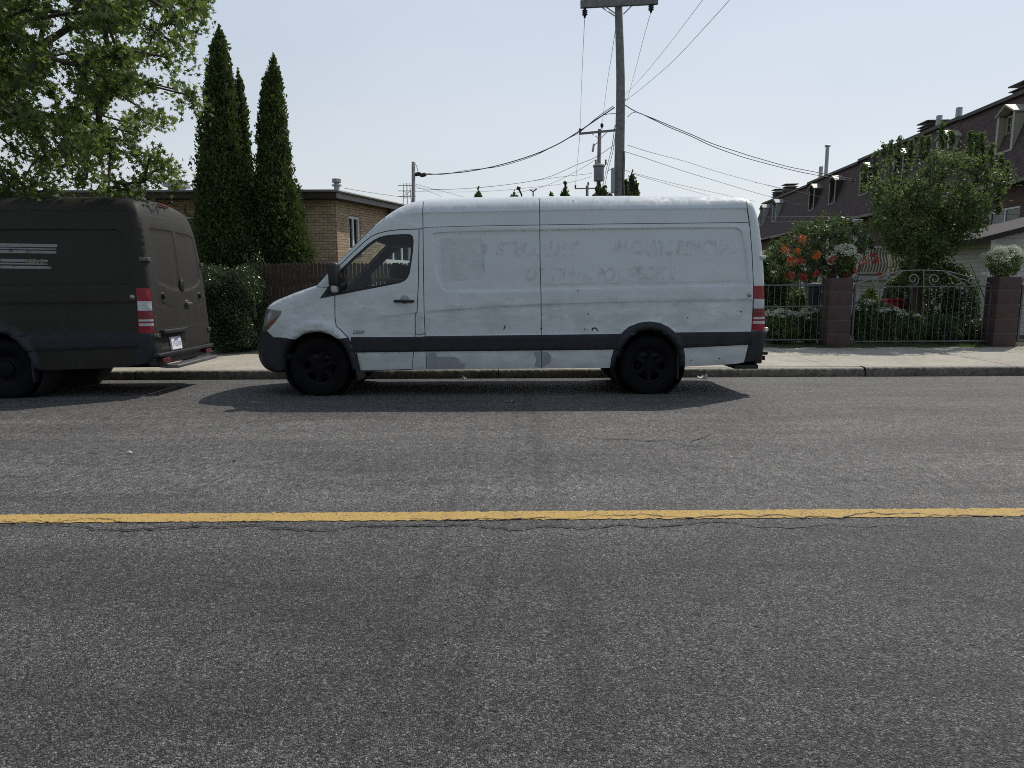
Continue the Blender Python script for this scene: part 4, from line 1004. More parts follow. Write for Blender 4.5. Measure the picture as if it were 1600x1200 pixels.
M['pier'] = simple('brown_painted_block', (.060, .036, .034), .8, var=.25, scale=5, bump=.5, bscale=50)
M['mort'] = simple('pier_joint', (.16, .14, .13), .9)
M['iron'] = simple('grey_painted_iron', (.085, .092, .095), .5, var=.25)
M['maple'] = leafmat('maple_leaf', (.022, .042, .012), (.140, .195, .052), .45, .42, .45, glow=(.30, .42, .09))
M['cedar'] = leafmat('cedar_spray', (.024, .044, .018), (.105, .140, .044), .20, .7, .15)
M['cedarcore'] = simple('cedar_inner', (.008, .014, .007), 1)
M['hedge'] = leafmat('hedge_leaf', (.018, .034, .014), (.055, .085, .040), .18, .28, .6)
M['pear'] = leafmat('pear_leaf', (.030, .056, .022), (.130, .175, .066), .40, .5, .25, glow=(.26, .36, .10))
M['vine'] = leafmat('vine_leaf', (.028, .055, .022), (.095, .135, .055), .26, .45, .35)
M['garden'] = leafmat('garden_leaf', (.035, .070, .022), (.15, .21, .075), .4, glow=(.28, .38, .10))
M['limeleaf'] = leafmat('lime_leaf', (.14, .20, .025), (.30, .36, .05), .35)
M['petalw'] = leafmat('white_petal', (.62, .64, .55), (.80, .82, .74), .2)
M['petalo'] = leafmat('orange_petal', (.62, .10, .035), (.80, .20, .05), .25)
M['petalr'] = leafmat('red_petal', (.33, .03, .03), (.50, .06, .05), .25)

# ------------------------------------------------------------------ tan brick bungalow on the left
house = empty('brick_bungalow', (0, 0, 0), 'flat-roofed tan brick bungalow behind the two tall cedars and the picket fence', 'house')
YH = 18.0; kc = at(524, 300, YH); zt_ = at(540, 296, YH - .45).z; 
dv = ray(1205, 444); dirS = Vector((dv.x, dv.y, 0)).normalized()
K = Vector((kc.x, YH, 0)); Kf = Vector((-26, YH, 0)); Ls = 15.0; Kb = K + dirS * Ls
zc = zt_ - .20
def side_u(px, py):
    n = Vector((-dirS.y, dirS.x, 0)); p = at_plane(px, py, K, n); return (p - K).dot(dirS), p.z
qb = QB()
ptF = wall(qb, (Kf.x, Kf.y), (K.x, K.y), 0, zc, [(17.4, 19.0, 1.9, 3.1), (9, 10.6, 1.9, 3.1)])
a0 = side_u(544.5, 337); a1 = side_u(565, 392); c0 = side_u(603, 382); c1 = side_u(644, 412)
ops = [(a0[0], a1[0], a1[1] - .02, a0[1] + .02), (c0[0], c1[0], c1[1], c0[1] + .1)]
ptS = wall(qb, (K.x, K.y), (Kb.x, Kb.y), 0, zc, ops)
wall(qb, (Kb.x, Kb.y), (Kf.x, Kb.y), 0, zc); wall(qb, (Kf.x, Kb.y), (Kf.x, Kf.y), 0, zc)
qb.build('wall', M['brickT'], house)
for (u0, u1, za, zb) in [(17.4, 19.0, 1.9, 3.1), (9, 10.6, 1.9, 3.1)]: window(house, ptF, u0, u1, za, zb, M['vinyl'], M['wglass'], cols=2, back=M['curtain'])
window(house, ptS, *ops[0], M['vinyl'], M['wglass'], cols=2, fw=.08, back=M['curtain']); window(house, ptS, *ops[1], M['vinyl'], M['wglass'], cols=3, fw=.09, back=M['curtain'])
b = MB()      # sills
for u0, u1, za, zb in ops:
    vs = [ptS(u0 - .05, za - .06, -.04), ptS(u1 + .05, za - .06, -.04), ptS(u1 + .05, za, -.04), ptS(u0 - .05, za, -.04), ptS(u0 - .05, za - .06, .09), ptS(u1 + .05, za - .06, .09), ptS(u1 + .05, za, .09), ptS(u0 - .05, za, .09)]
    b.add(vs, [(0, 1, 2, 3), (4, 5, 1, 0), (3, 2, 6, 7), (1, 5, 6, 2), (4, 0, 3, 7)])
b.build('window_sill', M['vinyl'], house)
nS = Vector((dirS.y, -dirS.x, 0))     # outward normal of the side wall
o_ = .42; os_ = .27
rc = K + nS * o_ / (nS.x) * 0 + Vector((0, 0, 0))
# overhanging flat roof, corner found where the two eaves lines meet
cx = K.x + (o_ - nS.y * -o_ * 1) * 0
def meet():
    p = K + nS * os_; t = (YH - o_ - p.y) / dirS.y; return p + dirS * t
RCn = meet(); RB = K + nS * os_ + dirS * (Ls + .5); RF = Vector((-26.5, YH - o_, 0)); RBk = Vector((-26.5, RB.y, 0))
qr = QB(); z0, z1 = zc, zt_
for a, b_, mi in ((RF, RCn, 0), (RCn, RB, 1), (RB, RBk, 0), (RBk, RF, 0)):  # side fascia painted paler than the front to look sunlit
    qr.face([(a.x, a.y, z0), (b_.x, b_.y, z0), (b_.x, b_.y, z1), (a.x, a.y, z1)], mi)
qr.face([(p.x, p.y, z1) for p in (RF, RCn, RB, RBk)], 2); qr.face([(p.x, p.y, z0) for p in (RBk, RB, RCn, RF)], 3)
roof_ = qr.build('roof', [M['fascia'], M['flash_lit'], M['gravel'], M['fascia']], house)
b = MB()
for p, q_ in ((RF, RCn), (RCn, RB)):
    d = (q_ - p).normalized(); nn = Vector((d.y, -d.x, 0)) * .03
    b.tube([p + nn + Vector((0, 0, z1 - .03)), q_ + nn + Vector((0, 0, z1 - .03))], .035, 6)
b.build('roof_edge', M['flash_lit'], roof_)
def roofbox(px0, px1, py0, py1, Y, m, par, name='roof_vent'):
    p0 = at(px0, py1, Y); p1 = at(px1, py0, Y); wx = p1.x - p0.x; b = MB()
    zb = zt_; cx_ = (p0.x + p1.x) / 2; hz = p1.z - zb
    b.box((cx_, Y, zb + hz * .38), (wx * .62, wx * .6, hz * .76)); b.box((cx_, Y, zb + hz * .80), (wx, wx * .9, hz * .16), bev=.01); b.box((cx_, Y, zb + hz * .95), (wx * .55, wx * .5, hz * .12), bev=.01)
    for k in range(4): b.box((cx_, Y, zb + hz * (.2 + .13 * k)), (wx * .66, wx * .64, hz * .05))
    return b.build(name, m, par)
roofbox(261, 291, 282, 296, 21, M['steel'], house)
roofbox(208, 228, 287, 296, 22, M['steel'], house)
p = at(526, 292, 20.5); b = MB(); b.lathe([(.0, .62), (.13, .60), (.13, .5), (.08, .5), (.085, -.4)], 14, Matrix.Translation((p.x, p.y, p.z - .38))); b.lathe([(.14, .44), (.14, .40), (.09, .40)], 14, Matrix.Translation((p.x, p.y, p.z - .38))); b.build('vent_pipe', M['steel'], house, smooth=False)
# lantern on the side wall
u, z = side_u(603, 330); pl_ = ptS(u, z, -.16); b = MB(); Ml = Matrix.Translation(pl_)
b.lathe([(0, .22), (.03, .18), (.10, .12), (.085, .10), (.07, -.10), (.03, -.14), (0, -.16)], 8, Ml); b.tube([ptS(u, z + .1, 0), ptS(u, z + .22, -.10), pl_ + Vector((0, 0, .2))], .015, 6)
b.build('wall_lantern', M['black'], house)
# service mast standing on the roof end
def pole_px(px0, py0, px1, py1, Y, r0, r1, zb=None):
    t = at(px0, py0, Y); b_ = at(px1, py1, Y)
    if zb is not None: s = (zb - t.z) / (b_.z - t.z); b_ = t + (b_ - t) * s
    return t, b_
t, bb = pole_px(646, 253, 646, 305, 30, 0, 0, 0.0)
mast = empty('service_pole', (bb.x, bb.y, 0), 'short dark service pole rising behind the brick bungalow roof', 'utility pole')
b = MB(); b.tube([(0, 0, 0), (t.x - bb.x, t.y - bb.y, t.z)], [.10, .075], 10); b.build('pole_shaft', M['pole'], mast, smooth=True)
for k, (px, py) in enumerate([(653, 272), (661, 273.5)]):
    p = at(px, py, 30) - Vector((bb.x, bb.y, 0)); b = MB(); b.lathe([(0, .16), (.07, .12), (.09, 0), (.07, -.12), (0, -.16)], 10, Matrix.Translation(p) @ Matrix.Rotation(R(80), 4, 'Y')); b.build('insulator', M['black'], mast, smooth=True)
b = MB(); q0 = at(647, 257, 30); pts = [at(x, y, 30) - Vector((bb.x, bb.y, 0)) for x, y in ((648, 255), (651, 260), (653, 268), (652, 272), (646, 270))]; b.tube(smooth_pts([tuple(q) for q in pts], 4), .012, 5); b.build('drop_wire', M['wire'], mast)
# lattice antenna far beyond
b = MB(); pa = at(636, 303, 60); w_ = .5
for sx in (-1, 1): b.tube([(sx * w_, 0, -3.5), (sx * w_ * .5, 0, .9)], .03, 4)
for z in (-.2, .25, .7): b.tube([(-.75, 0, z), (.75, 0, z)], .03, 4)
b.tube([(-w_ * .6, 0, -.2), (w_ * .6, 0, .25)], .02, 4); b.tube([(w_ * .6, 0, -.2), (-w_ * .6, 0, .25)], .02, 4); b.tube([(0, 0, -pa.z), (0, 0, .9)], .04, 5)
o = b.build('antenna_mast', M['steel']); o.location = pa; tag(o, 'spindly lattice antenna mast on the skyline left of the service pole', 'antenna')

# ------------------------------------------------------------------ picket fence
YF = 14.62; zf = at(440, 411, YF).z; xa, xb = at(388, 440, YF).x, at(760, 440, YF).x
fn_ = empty('picket_fence', (xa, YF, 0), 'dark brown wooden picket fence with rounded tops beside the bungalow', 'fence')
b = MB(); x = 0; rn = random.Random(4)
while x < xb - xa:
    w_ = .072; h_ = zf + rn.uniform(-.012, .008); pts = [(x, .06), (x + w_, .06), (x + w_, h_ - w_ / 2)] + [(x + w_ / 2 + w_ / 2 * math.cos(a), h_ - w_ / 2 + w_ / 2 * math.sin(a)) for a in (math.pi * .25, math.pi * .5, math.pi * .75)] + [(x, h_ - w_ / 2)]
    b.prism(pts, .018, Matrix.Translation((0, rn.uniform(-.004, .004), 0)) @ Matrix.Rotation(R(90), 4, 'X')); x += .082
b.build('pickets', M['picket'], fn_)
for z in (.35, zf - .35):
    b = MB(); b.box(((xb - xa) / 2, .03, z), (xb - xa, .035, .08)); b.build('rail', M['picket'], fn_)
x = 0
while x < xb - xa: b = MB(); b.box((x + .04, .07, zf / 2 - .02), (.09, .09, zf - .08)); b.build('post', M['picket'], fn_); x += 2.4

# ------------------------------------------------------------------ foliage
def rand_rot(n, rg): 
    q_ = rg.normal(size=(n, 4)); q_ /= np.linalg.norm(q_, axis=1)[:, None]; a, b, c, d = q_.T
    return np.stack([np.stack([1 - 2 * (c * c + d * d), 2 * (b * c - a * d), 2 * (b * d + a * c)], 1), np.stack([2 * (b * c + a * d), 1 - 2 * (b * b + d * d), 2 * (c * d - a * b)], 1), np.stack([2 * (b * d - a * c), 2 * (c * d + a * b), 1 - 2 * (b * b + c * c)], 1)], 1)
OV = np.array([(0, -.5, 0), (.26, -.15, .03), (.22, .2, .03), (0, .5, -.05), (-.22, .2, .03), (-.26, -.15, .03)])
MAPLE = np.array([(0, -.42, 0), (.12, -.15, 0), (.42, -.30, -.06), (.22, .02, 0), (.50, .22, -.08), (.16, .16, .0), (0, .58, -.08), (-.16, .16, 0), (-.50, .22, -.08), (-.22, .02, 0), (-.42, -.30, -.06), (-.12, -.15, 0)])
SPRAY = np.array([(0, -.5, 0), (.3, 0, .06), (.12, .5, -.03), (-.25, .25, .05)])
def leaves(C, size, shape, rg, axis=None, spread=1.0):
    """C (n,3) centres; random rotation, or leaves with their long side roughly along axis (n,3)"""
    n = len(C); sz = size * rg.uniform(.65, 1.25, n)
    if axis is None: Rm = rand_rot(n, rg)
    else:
        y = axis + rg.normal(size=(n, 3)) * spread; y /= np.linalg.norm(y, axis=1)[:, None]
        t = rg.normal(size=(n, 3)); x = np.cross(y, t); x /= np.linalg.norm(x, axis=1)[:, None]; z = np.cross(x, y); Rm = np.stack([x, y, z], 2)
    V = np.einsum('nij,kj->nki', Rm, shape) * sz[:, None, None] + C[:, None, :]
    k = len(shape); return V.reshape(-1, 3), np.arange(n * k).reshape(n, k)
def in_poly_px(poly, n, rg, holes=()):
    p = np.array(poly, float); out = []
    while len(out) < n:
        q_ = rg.uniform(p.min(0), p.max(0), (n, 2)); q_ = q_[pip(q_, poly)]
        for hx, hy, hr in holes: q_ = q_[np.hypot(q_[:, 0] - hx, q_[:, 1] - hy) > hr]
        out += list(q_)
    return out[:n]
def grow(trunk_pts, tips, r0, rtip, rg):
    """branches joining every tip to the nearest earlier node; returns MB of tapering tubes"""
    nodes = [Vector(p) for p in trunk_pts]; par = [-1] + list(range(len(nodes) - 1)); base = nodes[-1]
    tips = sorted([Vector(t) for t in tips], key=lambda t: (t - base).length)
    for t in tips:
        j = min(range(len(nodes)), key=lambda i: (nodes[i] - t).length + .35 * (nodes[i] - base).length * (1 if i >= len(trunk_pts) - 1 else .9))
        a = nodes[j]; L = (t - a).length; k = max(1, int(L / .35)); prev = j
        for s in range(1, k + 1):
            q_ = a + (t - a) * s / k + Vector(rg.normal(size=3)) * L * .035 * (s < k) + Vector((0, 0, .05 * L * math.sin(math.pi * s / k)))
            nodes.append(q_); par.append(prev); prev = len(nodes) - 1
    cnt = [0] * len(nodes); child = [[] for _ in nodes]
    for i, p_ in enumerate(par):
        if p_ >= 0: child[p_].append(i)
    for i in range(len(nodes) - 1, -1, -1):
        if not child[i]: cnt[i] += 1
        if par[i] >= 0: cnt[par[i]] += cnt[i]
    tot = max(cnt); rad = [max(rtip, r0 * (c / tot) ** .5) for c in cnt]
    b = MB()
    for i in range(len(nodes)):
        if not child[i]: continue
        for c in child[i]: b.tube([nodes[i], nodes[c]], [rad[i] if c == max(child[i], key=lambda k: cnt[k]) else min(rad[i], rad[c] * 1.25), rad[c]], 7 if rad[i] > .03 else 4, cap=False)
    return b
def crown_tree(name, label, base, trunk, clumps, nleaf, spread, lsize, shape, lm, seed, r0=.12, group=None, cat='tree', leafaxis=None, droop=0, rtip=.006, shoots=()):
    rg = np.random.default_rng(seed); root = empty(name, base, label, cat, group); B = Vector(base)
    tr = [Vector(p) - B for p in trunk]; cs = [1.0] * len(clumps) + [.33] * len(shoots); cl = [Vector(c) - B for c in list(clumps) + list(shoots)]
    tb = grow(tr, cl, r0, rtip, rg); tb.build('trunk', M['bark'], root, smooth=True)
    C = []
    for c, cs_ in zip(cl, cs):
        k = max(3, int(nleaf * rg.uniform(.5, 1.5) * (1 if cs_ == 1 else .28))); ax = rg.normal(size=3); ax /= np.linalg.norm(ax); s = rg.uniform(.7, 1.2) * cs_
        t = rg.uniform(-1, 1, (k, 1)); q_ = np.array(c) + t * ax * spread * s + rg.normal(size=(k, 3)) * spread * .38 * s; q_[:, 2] -= droop * np.abs(t[:, 0]); C.append(q_)
    C = np.concatenate(C); axis = None if leafaxis is None else np.tile(np.array(leafaxis, float), (len(C), 1))
    V, Fq = leaves(C, lsize, shape, rg, axis, .8); npmesh('crown', V, Fq, lm, root); return root
# silver maple reaching in from the left
rg = np.random.default_rng(21)
mp_poly = [(-260, -200), (60, -220), (300, -160), (322, -20), (322, 25), (316, 72), (296, 66), (285, 88), (262, 100), (284, 150), (272, 162), (250, 165), (262, 185), (240, 205), (228, 226), (205, 235), (196, 262), (160, 262), (140, 285), (120, 284), (95, 262), (70, 262), (50, 268), (35, 248), (10, 240), (-60, 250), (-300, 230)]
holes = [(86, 38, 20), (97, 54, 16), (100, 68, 12), (146, 70, 13), (258, 148, 12), (14, 216, 15), (165, 204, 9), (203, 60, 10), (60, 140, 6), (235, 205, 10), (190, 240, 9), (215, 105, 14), (230, 60, 10), (160, 120, 8), (270, 40, 10), (245, 110, 8), (90, 250, 10), (190, 160, 9), (250, 10, 8)]
tips = []
for px, py in in_poly_px(mp_poly, 380, rg, holes):
    tips.append(at(px, py, rg.uniform(8.6, 12.6)))
for px, py in in_poly_px([(-60, -60), (170, -60), (215, 60), (205, 200), (120, 262), (20, 225), (-60, 230)], 45, rg, holes): tips.append(at(px, py, rg.uniform(9, 13)))
for px, py in [(245, 250), (258, 262), (278, 272), (235, 240), (300, 150), (306, 156), (18, 280), (35, 285), (5, 265), (8, 300), (60, 300), (75, 296), (170, 292), (205, 298), (190, 288), (225, 284), (308, 10), (240, 268)]: tips.append(at(px, py, rg.uniform(9.0, 10.5)))
base = (-14.2, 11.6, .03); trunk = [base, (-14.1, 11.6, 1.5), (-13.8, 11.5, 2.8), (-13.3, 11.3, 4.0)]
limbs = [at(-120, 120, 11), at(-40, 60, 10.6), at(60, 95, 10.2), at(20, -60, 10.8), at(110, 120, 10)]
crown_tree('maple_tree', 'large leafy maple with star-shaped leaves overhanging the dark brown van', base, [*trunk, Vector(limbs[0])], tips, 92, .21, .092, MAPLE, M['maple'], 5, .17, droop=.08, rtip=.004)

def cedar(name, label, pxs, Y, n, seed, lsize=.075, group=None, core=True):
    """pxs: (py, px_left, px_right) outline from tip down; becomes a solid of revolution about its own leaning axis"""
    rg = np.random.default_rng(seed); rows = []
    for py, xl, xr in pxs:
        a = at(xl, py, Y); c = at(xr, py, Y); rows.append(((a.x + c.x) / 2, a.z, (c.x - a.x) * .475))
    zb = .05; rows.append((rows[-1][0], zb, rows[-1][2] * .8)); rows = rows[::-1]
    cx = rows[0][0]; root = empty(name, (cx, Y, zb), label, 'tree', group)
    zz = np.array([r[1] for r in rows]) - zb; xx = np.array([r[0] for r in rows]) - cx; rr = np.array([r[2] for r in rows])
    zs = np.linspace(0, zz[-1], 400); w_ = np.interp(zs, zz, rr) + .02; cdf = np.cumsum(w_); cdf /= cdf[-1]
    z = np.interp(rg.random(n), cdf, zs); th = rg.uniform(0, 2 * math.pi, n)
    lump = .97 + .13 * np.sin(th * 5 + z * 3.1 + 2 * np.sin(z * 1.7)) + .11 * np.sin(th * 7 - z * 7.3 + 2 * np.sin(z * 2.9)) + .07 * np.sin(th * 3 + z * 13)
    lump -= .22 * (np.sin(th * 4 + z * 2.3 + 3 * np.sin(z * 1.1)) * np.sin(th * 6 - z * 4.7) > .62)
    r = np.interp(z, zz, rr) * lump * (1 - np.abs(rg.normal(0, .09, n)))
    nt_ = n // 34; tz_ = np.interp(rg.random(nt_), cdf, zs); tth = rg.uniform(0, 2 * math.pi, nt_); tr2 = np.interp(tz_, zz, rr) * (1 + rg.normal(.0, .15, nt_)) + rg.uniform(0, .03, nt_)
    k = rg.integers(0, nt_, n); loose = rg.random(n) < .30
    sz_ = .045 + .10 * np.clip(np.interp(tz_, zz, rr), 0, 1)
    z = np.where(loose, z, tz_[k] + rg.normal(0, 1, n) * sz_[k] * 1.3); th2 = tth[k] + rg.normal(0, 1, n) * sz_[k] / np.maximum(tr2[k], .08); th = np.where(loose, th, th2)
    r = np.where(loose, r * .9, tr2[k] - np.abs(rg.normal(0, .06, n)) - .35 * (np.abs(z - tz_[k]))); z = np.clip(z, 0, zz[-1] + .12); r = np.clip(r, 0, None)
    C = np.stack([np.interp(z, zz, xx) + r * np.cos(th), r * np.sin(th), z + rg.normal(0, .01, n)], 1)
    ax = np.stack([np.cos(th) * .55, np.sin(th) * .55, np.full(n, 1.0)], 1)
    V, Fq = leaves(C, lsize, SPRAY, rg, ax, .45); npmesh('crown', V, Fq, M['cedar'], root)
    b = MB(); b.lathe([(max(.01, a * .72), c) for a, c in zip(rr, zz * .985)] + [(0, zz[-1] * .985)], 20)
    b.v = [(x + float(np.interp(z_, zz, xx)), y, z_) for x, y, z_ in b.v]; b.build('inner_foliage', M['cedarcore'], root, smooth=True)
    b = MB(); b.tube([(0, 0, -.05), (0, 0, zz[-1] * .4)], [.12, .06], 8); b.build('trunk', M['bark'], root)
    return root
G1 = 'tall columnar cedars behind the hedge'
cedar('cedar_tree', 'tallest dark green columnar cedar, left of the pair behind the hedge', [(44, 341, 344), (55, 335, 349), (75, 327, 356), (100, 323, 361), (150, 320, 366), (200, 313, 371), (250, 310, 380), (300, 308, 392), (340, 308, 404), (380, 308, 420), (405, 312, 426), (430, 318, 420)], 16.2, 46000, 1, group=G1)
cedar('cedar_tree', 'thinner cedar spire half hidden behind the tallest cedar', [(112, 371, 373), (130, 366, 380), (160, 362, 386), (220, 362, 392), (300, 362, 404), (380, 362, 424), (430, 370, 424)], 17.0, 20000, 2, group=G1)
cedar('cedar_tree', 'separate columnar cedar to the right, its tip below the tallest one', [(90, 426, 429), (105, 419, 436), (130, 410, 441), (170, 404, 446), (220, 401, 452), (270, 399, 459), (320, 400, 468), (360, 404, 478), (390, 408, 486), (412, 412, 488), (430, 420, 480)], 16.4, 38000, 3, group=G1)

def bush(name, label, center, rad, n, lsize, lm, seed, shape=OV, cat='shrub', group=None, box=False, flowers=None, stems=True, core=.75, up=0):
    rg = np.random.default_rng(seed); root = empty(name, (center[0], center[1], .05), label, cat, group)
    c = np.array(center) - np.array([center[0], center[1], .05]); rad = np.array(rad, float)
    d = rg.normal(size=(n, 3)); d /= np.linalg.norm(d, axis=1)[:, None]
    if box: d /= ((np.abs(d) ** 5).sum(1) ** .2)[:, None]
    r = rg.uniform(.55, 1.0, (n, 1)) ** .5; lum = 1 + .10 * np.sin(d[:, :1] * 6 + d[:, 2:] * 5 + seed) + .07 * np.sin(d[:, 1:2] * 11 + d[:, 2:] * 9)
    C = c + d * rad * r * lum; C = C[C[:, 2] > 0]
    V, Fq = leaves(C, lsize, shape, rg); npmesh('foliage', V, Fq, lm, root)
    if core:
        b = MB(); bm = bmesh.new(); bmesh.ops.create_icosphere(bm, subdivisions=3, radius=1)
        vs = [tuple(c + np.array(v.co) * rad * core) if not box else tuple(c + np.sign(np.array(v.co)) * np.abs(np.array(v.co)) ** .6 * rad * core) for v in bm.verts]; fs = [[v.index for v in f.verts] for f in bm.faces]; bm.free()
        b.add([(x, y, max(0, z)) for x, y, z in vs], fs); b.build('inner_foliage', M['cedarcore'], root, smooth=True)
    if stems:
        b = MB()
        for _ in range(7): 
            e_ = c + rg.normal(size=3) * rad * .4; b.tube([(rg.normal() * .05, rg.normal() * .05, -.03), tuple(e_ * .5), tuple(e_)], [.02, .014, .006], 5)
        b.build('stem', M['bark'], root)
    return root
def bpx(px0, px1, py0, Y):      # x centre, half width, top z of something spanning these pixels at depth Y
    a = at(px0, py0, Y); c = at(px1, py0, Y); return (a.x + c.x) / 2, (c.x - a.x) / 2, a.z
cx, hw_, zt2 = bpx(300, 396, 421, 13.7)
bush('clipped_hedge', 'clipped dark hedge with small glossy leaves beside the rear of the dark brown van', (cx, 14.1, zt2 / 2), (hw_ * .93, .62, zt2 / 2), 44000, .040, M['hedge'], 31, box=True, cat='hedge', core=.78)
tips = [at(x, y, 14.45) for x, y in ((385, 402), (395, 395), (402, 400), (410, 406), (398, 412), (388, 415), (405, 418), (415, 414), (396, 425), (380, 422))]
pb = at(396, 470, 14.45); crown_tree('privet_shrub', 'loose leggy privet shrub poking over the picket fence beside the hedge', (pb.x, 14.45, .03), [(pb.x, 14.45, .03), (pb.x, 14.45, 1.2)], tips, 16, .10, .05, OV, M['hedge'], 8, .02, cat='shrub', rtip=.003)

# ------------------------------------------------------------------ mansard terrace on the right
tv = ray(885, 444); te = Vector((tv.x, tv.y, 0)).normalized(); tn = Vector((te.y, -te.x, 0))     # along the row / away from the street side
OFF = 15.7; T0 = tn * OFF
def tx(px): return None
def TD(px):   # distance along the row of the facade point seen in pixel column px
    d = ray(px, 444); d = Vector((d.x, d.y, 0)).normalized(); k = OFF / d.dot(tn); return k * d.dot(te)
def TP(t, o=0, z=0): return T0 + te * t + tn * o + Vector((0, 0, z))
terr = empty('terrace_house', TP(30), 'long dark brown brick terrace with a mansard roof and dormers, receding on the right', 'house')
terr_loc = TP(30)
Zw = 4.75; Zr = 8.05
cuts = [15.5, 31.2, 41.3, 49.5, 60.5]; dz_ = [.06, .10, 0, -.12]
qb = QB()
winops = []
def wu(t): return t
ops_t = []
for t_, w_, za, zb in ((TD(1597), 0, 2.5, 4.2), (22.6, 0, 2.5, 4.2), (27.5, 0, 1.0, 2.3), (34.0, 0, 2.6, 3.9), (38.2, 0, 2.6, 3.9), (44, 0, 2.4, 3.7), (52, 0, 2.4, 3.7)): pass
ops_t = [(TD(1582) - 15.5, TD(1534) - 15.5, 2.9, 4.0), (27.8 - 15.5, 29.0 - 15.5, 2.9, 4.1), (33.0 - 15.5, 34.4 - 15.5, 2.6, 3.9), (37.6 - 15.5, 39.0 - 15.5, 2.6, 3.9), (43.2 - 15.5, 44.6 - 15.5, 2.5, 3.8), (47.0 - 15.5, 48.2 - 15.5, 1.0, 3.0), (53 - 15.5, 54.4 - 15.5, 2.5, 3.8)]
ops_t = sorted([(min(a, b), max(a, b), c, d) for a, b, c, d in ops_t])
L_ = lambda p: p - terr_loc
A = TP(60.5); B_ = TP(15.5)
# the facade faces -tn; wall() has its outside to the right of p0->p1, so run from far to near
Lf = 45.0
ops_r = [(Lf - b, Lf - a, c, d) for a, b, c, d in ops_t]
ptT = wall(qb, L_(A)[:2], L_(B_)[:2], 0, Zw, ops_r)
wall(qb, L_(B_)[:2], L_(TP(15.5, 9))[:2], 0, Zw)
wall(qb, L_(TP(60.5, 9))[:2], L_(A)[:2], 0, Zw)
qb.build('wall', M['brickD'], terr)
for i, o4 in enumerate(ops_r): window(terr, ptT, *o4, M['vinyl'], M['wglass'], cols=3 if i == len(ops_r) - 1 else 2, fw=.07, back=M['curtain'])
qr = QB()
for (a, b_), dz in zip(zip(cuts, cuts[1:]), dz_):
    z1 = Zr + dz; P = lambda t, o, z: tuple(L_(TP(t, o, z)))
    qr.face([P(b_, -.35, Zw), P(a, -.35, Zw), P(a, .75, z1), P(b_, .75, z1)], 0)
    qr.face([P(b_, .75, z1), P(a, .75, z1), P(a, 8.3, z1 + .1), P(b_, 8.3, z1 + .1)], 1)
    qr.face([P(a, -.35, Zw), P(a, 9.3, Zw), P(a, 8.3, z1 + .1), P(a, .75, z1)], 0); qr.face([P(b_, 9.3, Zw), P(b_, -.35, Zw), P(b_, .75, z1), P(b_, 8.3, z1 + .1)], 0)
    qr.face([P(a, 9.3, Zw), P(b_, 9.3, Zw), P(b_, 8.3, z1 + .1), P(a, 8.3, z1 + .1)], 0)
    qr.face([P(a, -.35, Zw), P(b_, -.35, Zw), P(b_, .05, Zw - .02), P(a, .05, Zw - .02)], 2)
rf = qr.build('roof', [M['shing'], M['gravel'], M['fascia']], terr)
ang = math.atan2(te.y, te.x)
for (a, b_), dz in zip(zip(cuts, cuts[1:]), dz_):
    z1 = Zr + dz; b = MB(); c = L_(TP((a + b_) / 2, .68, z1 + .02)); b.box(c, (b_ - a - .02, .16, .14), rz=ang); b.build('roof_kerb', M['fascia'], rf)
b = MB(); c = L_(TP(38, -.42, Zw + .02)); b.box(c, (45, .14, .12), rz=ang, bev=.02); b.build('gutter', simple('brown_gutter', (.13, .10, .085), .5), rf)
M['cream'] = simple('cream_trim', (.40, .385, .31), .6, var=.1); M['greytrim'] = simple('pale_grey_trim', (.36, .37, .38), .6, var=.1); M['browntrim'] = simple('brown_metal_trim', (.20, .185, .175), .5)
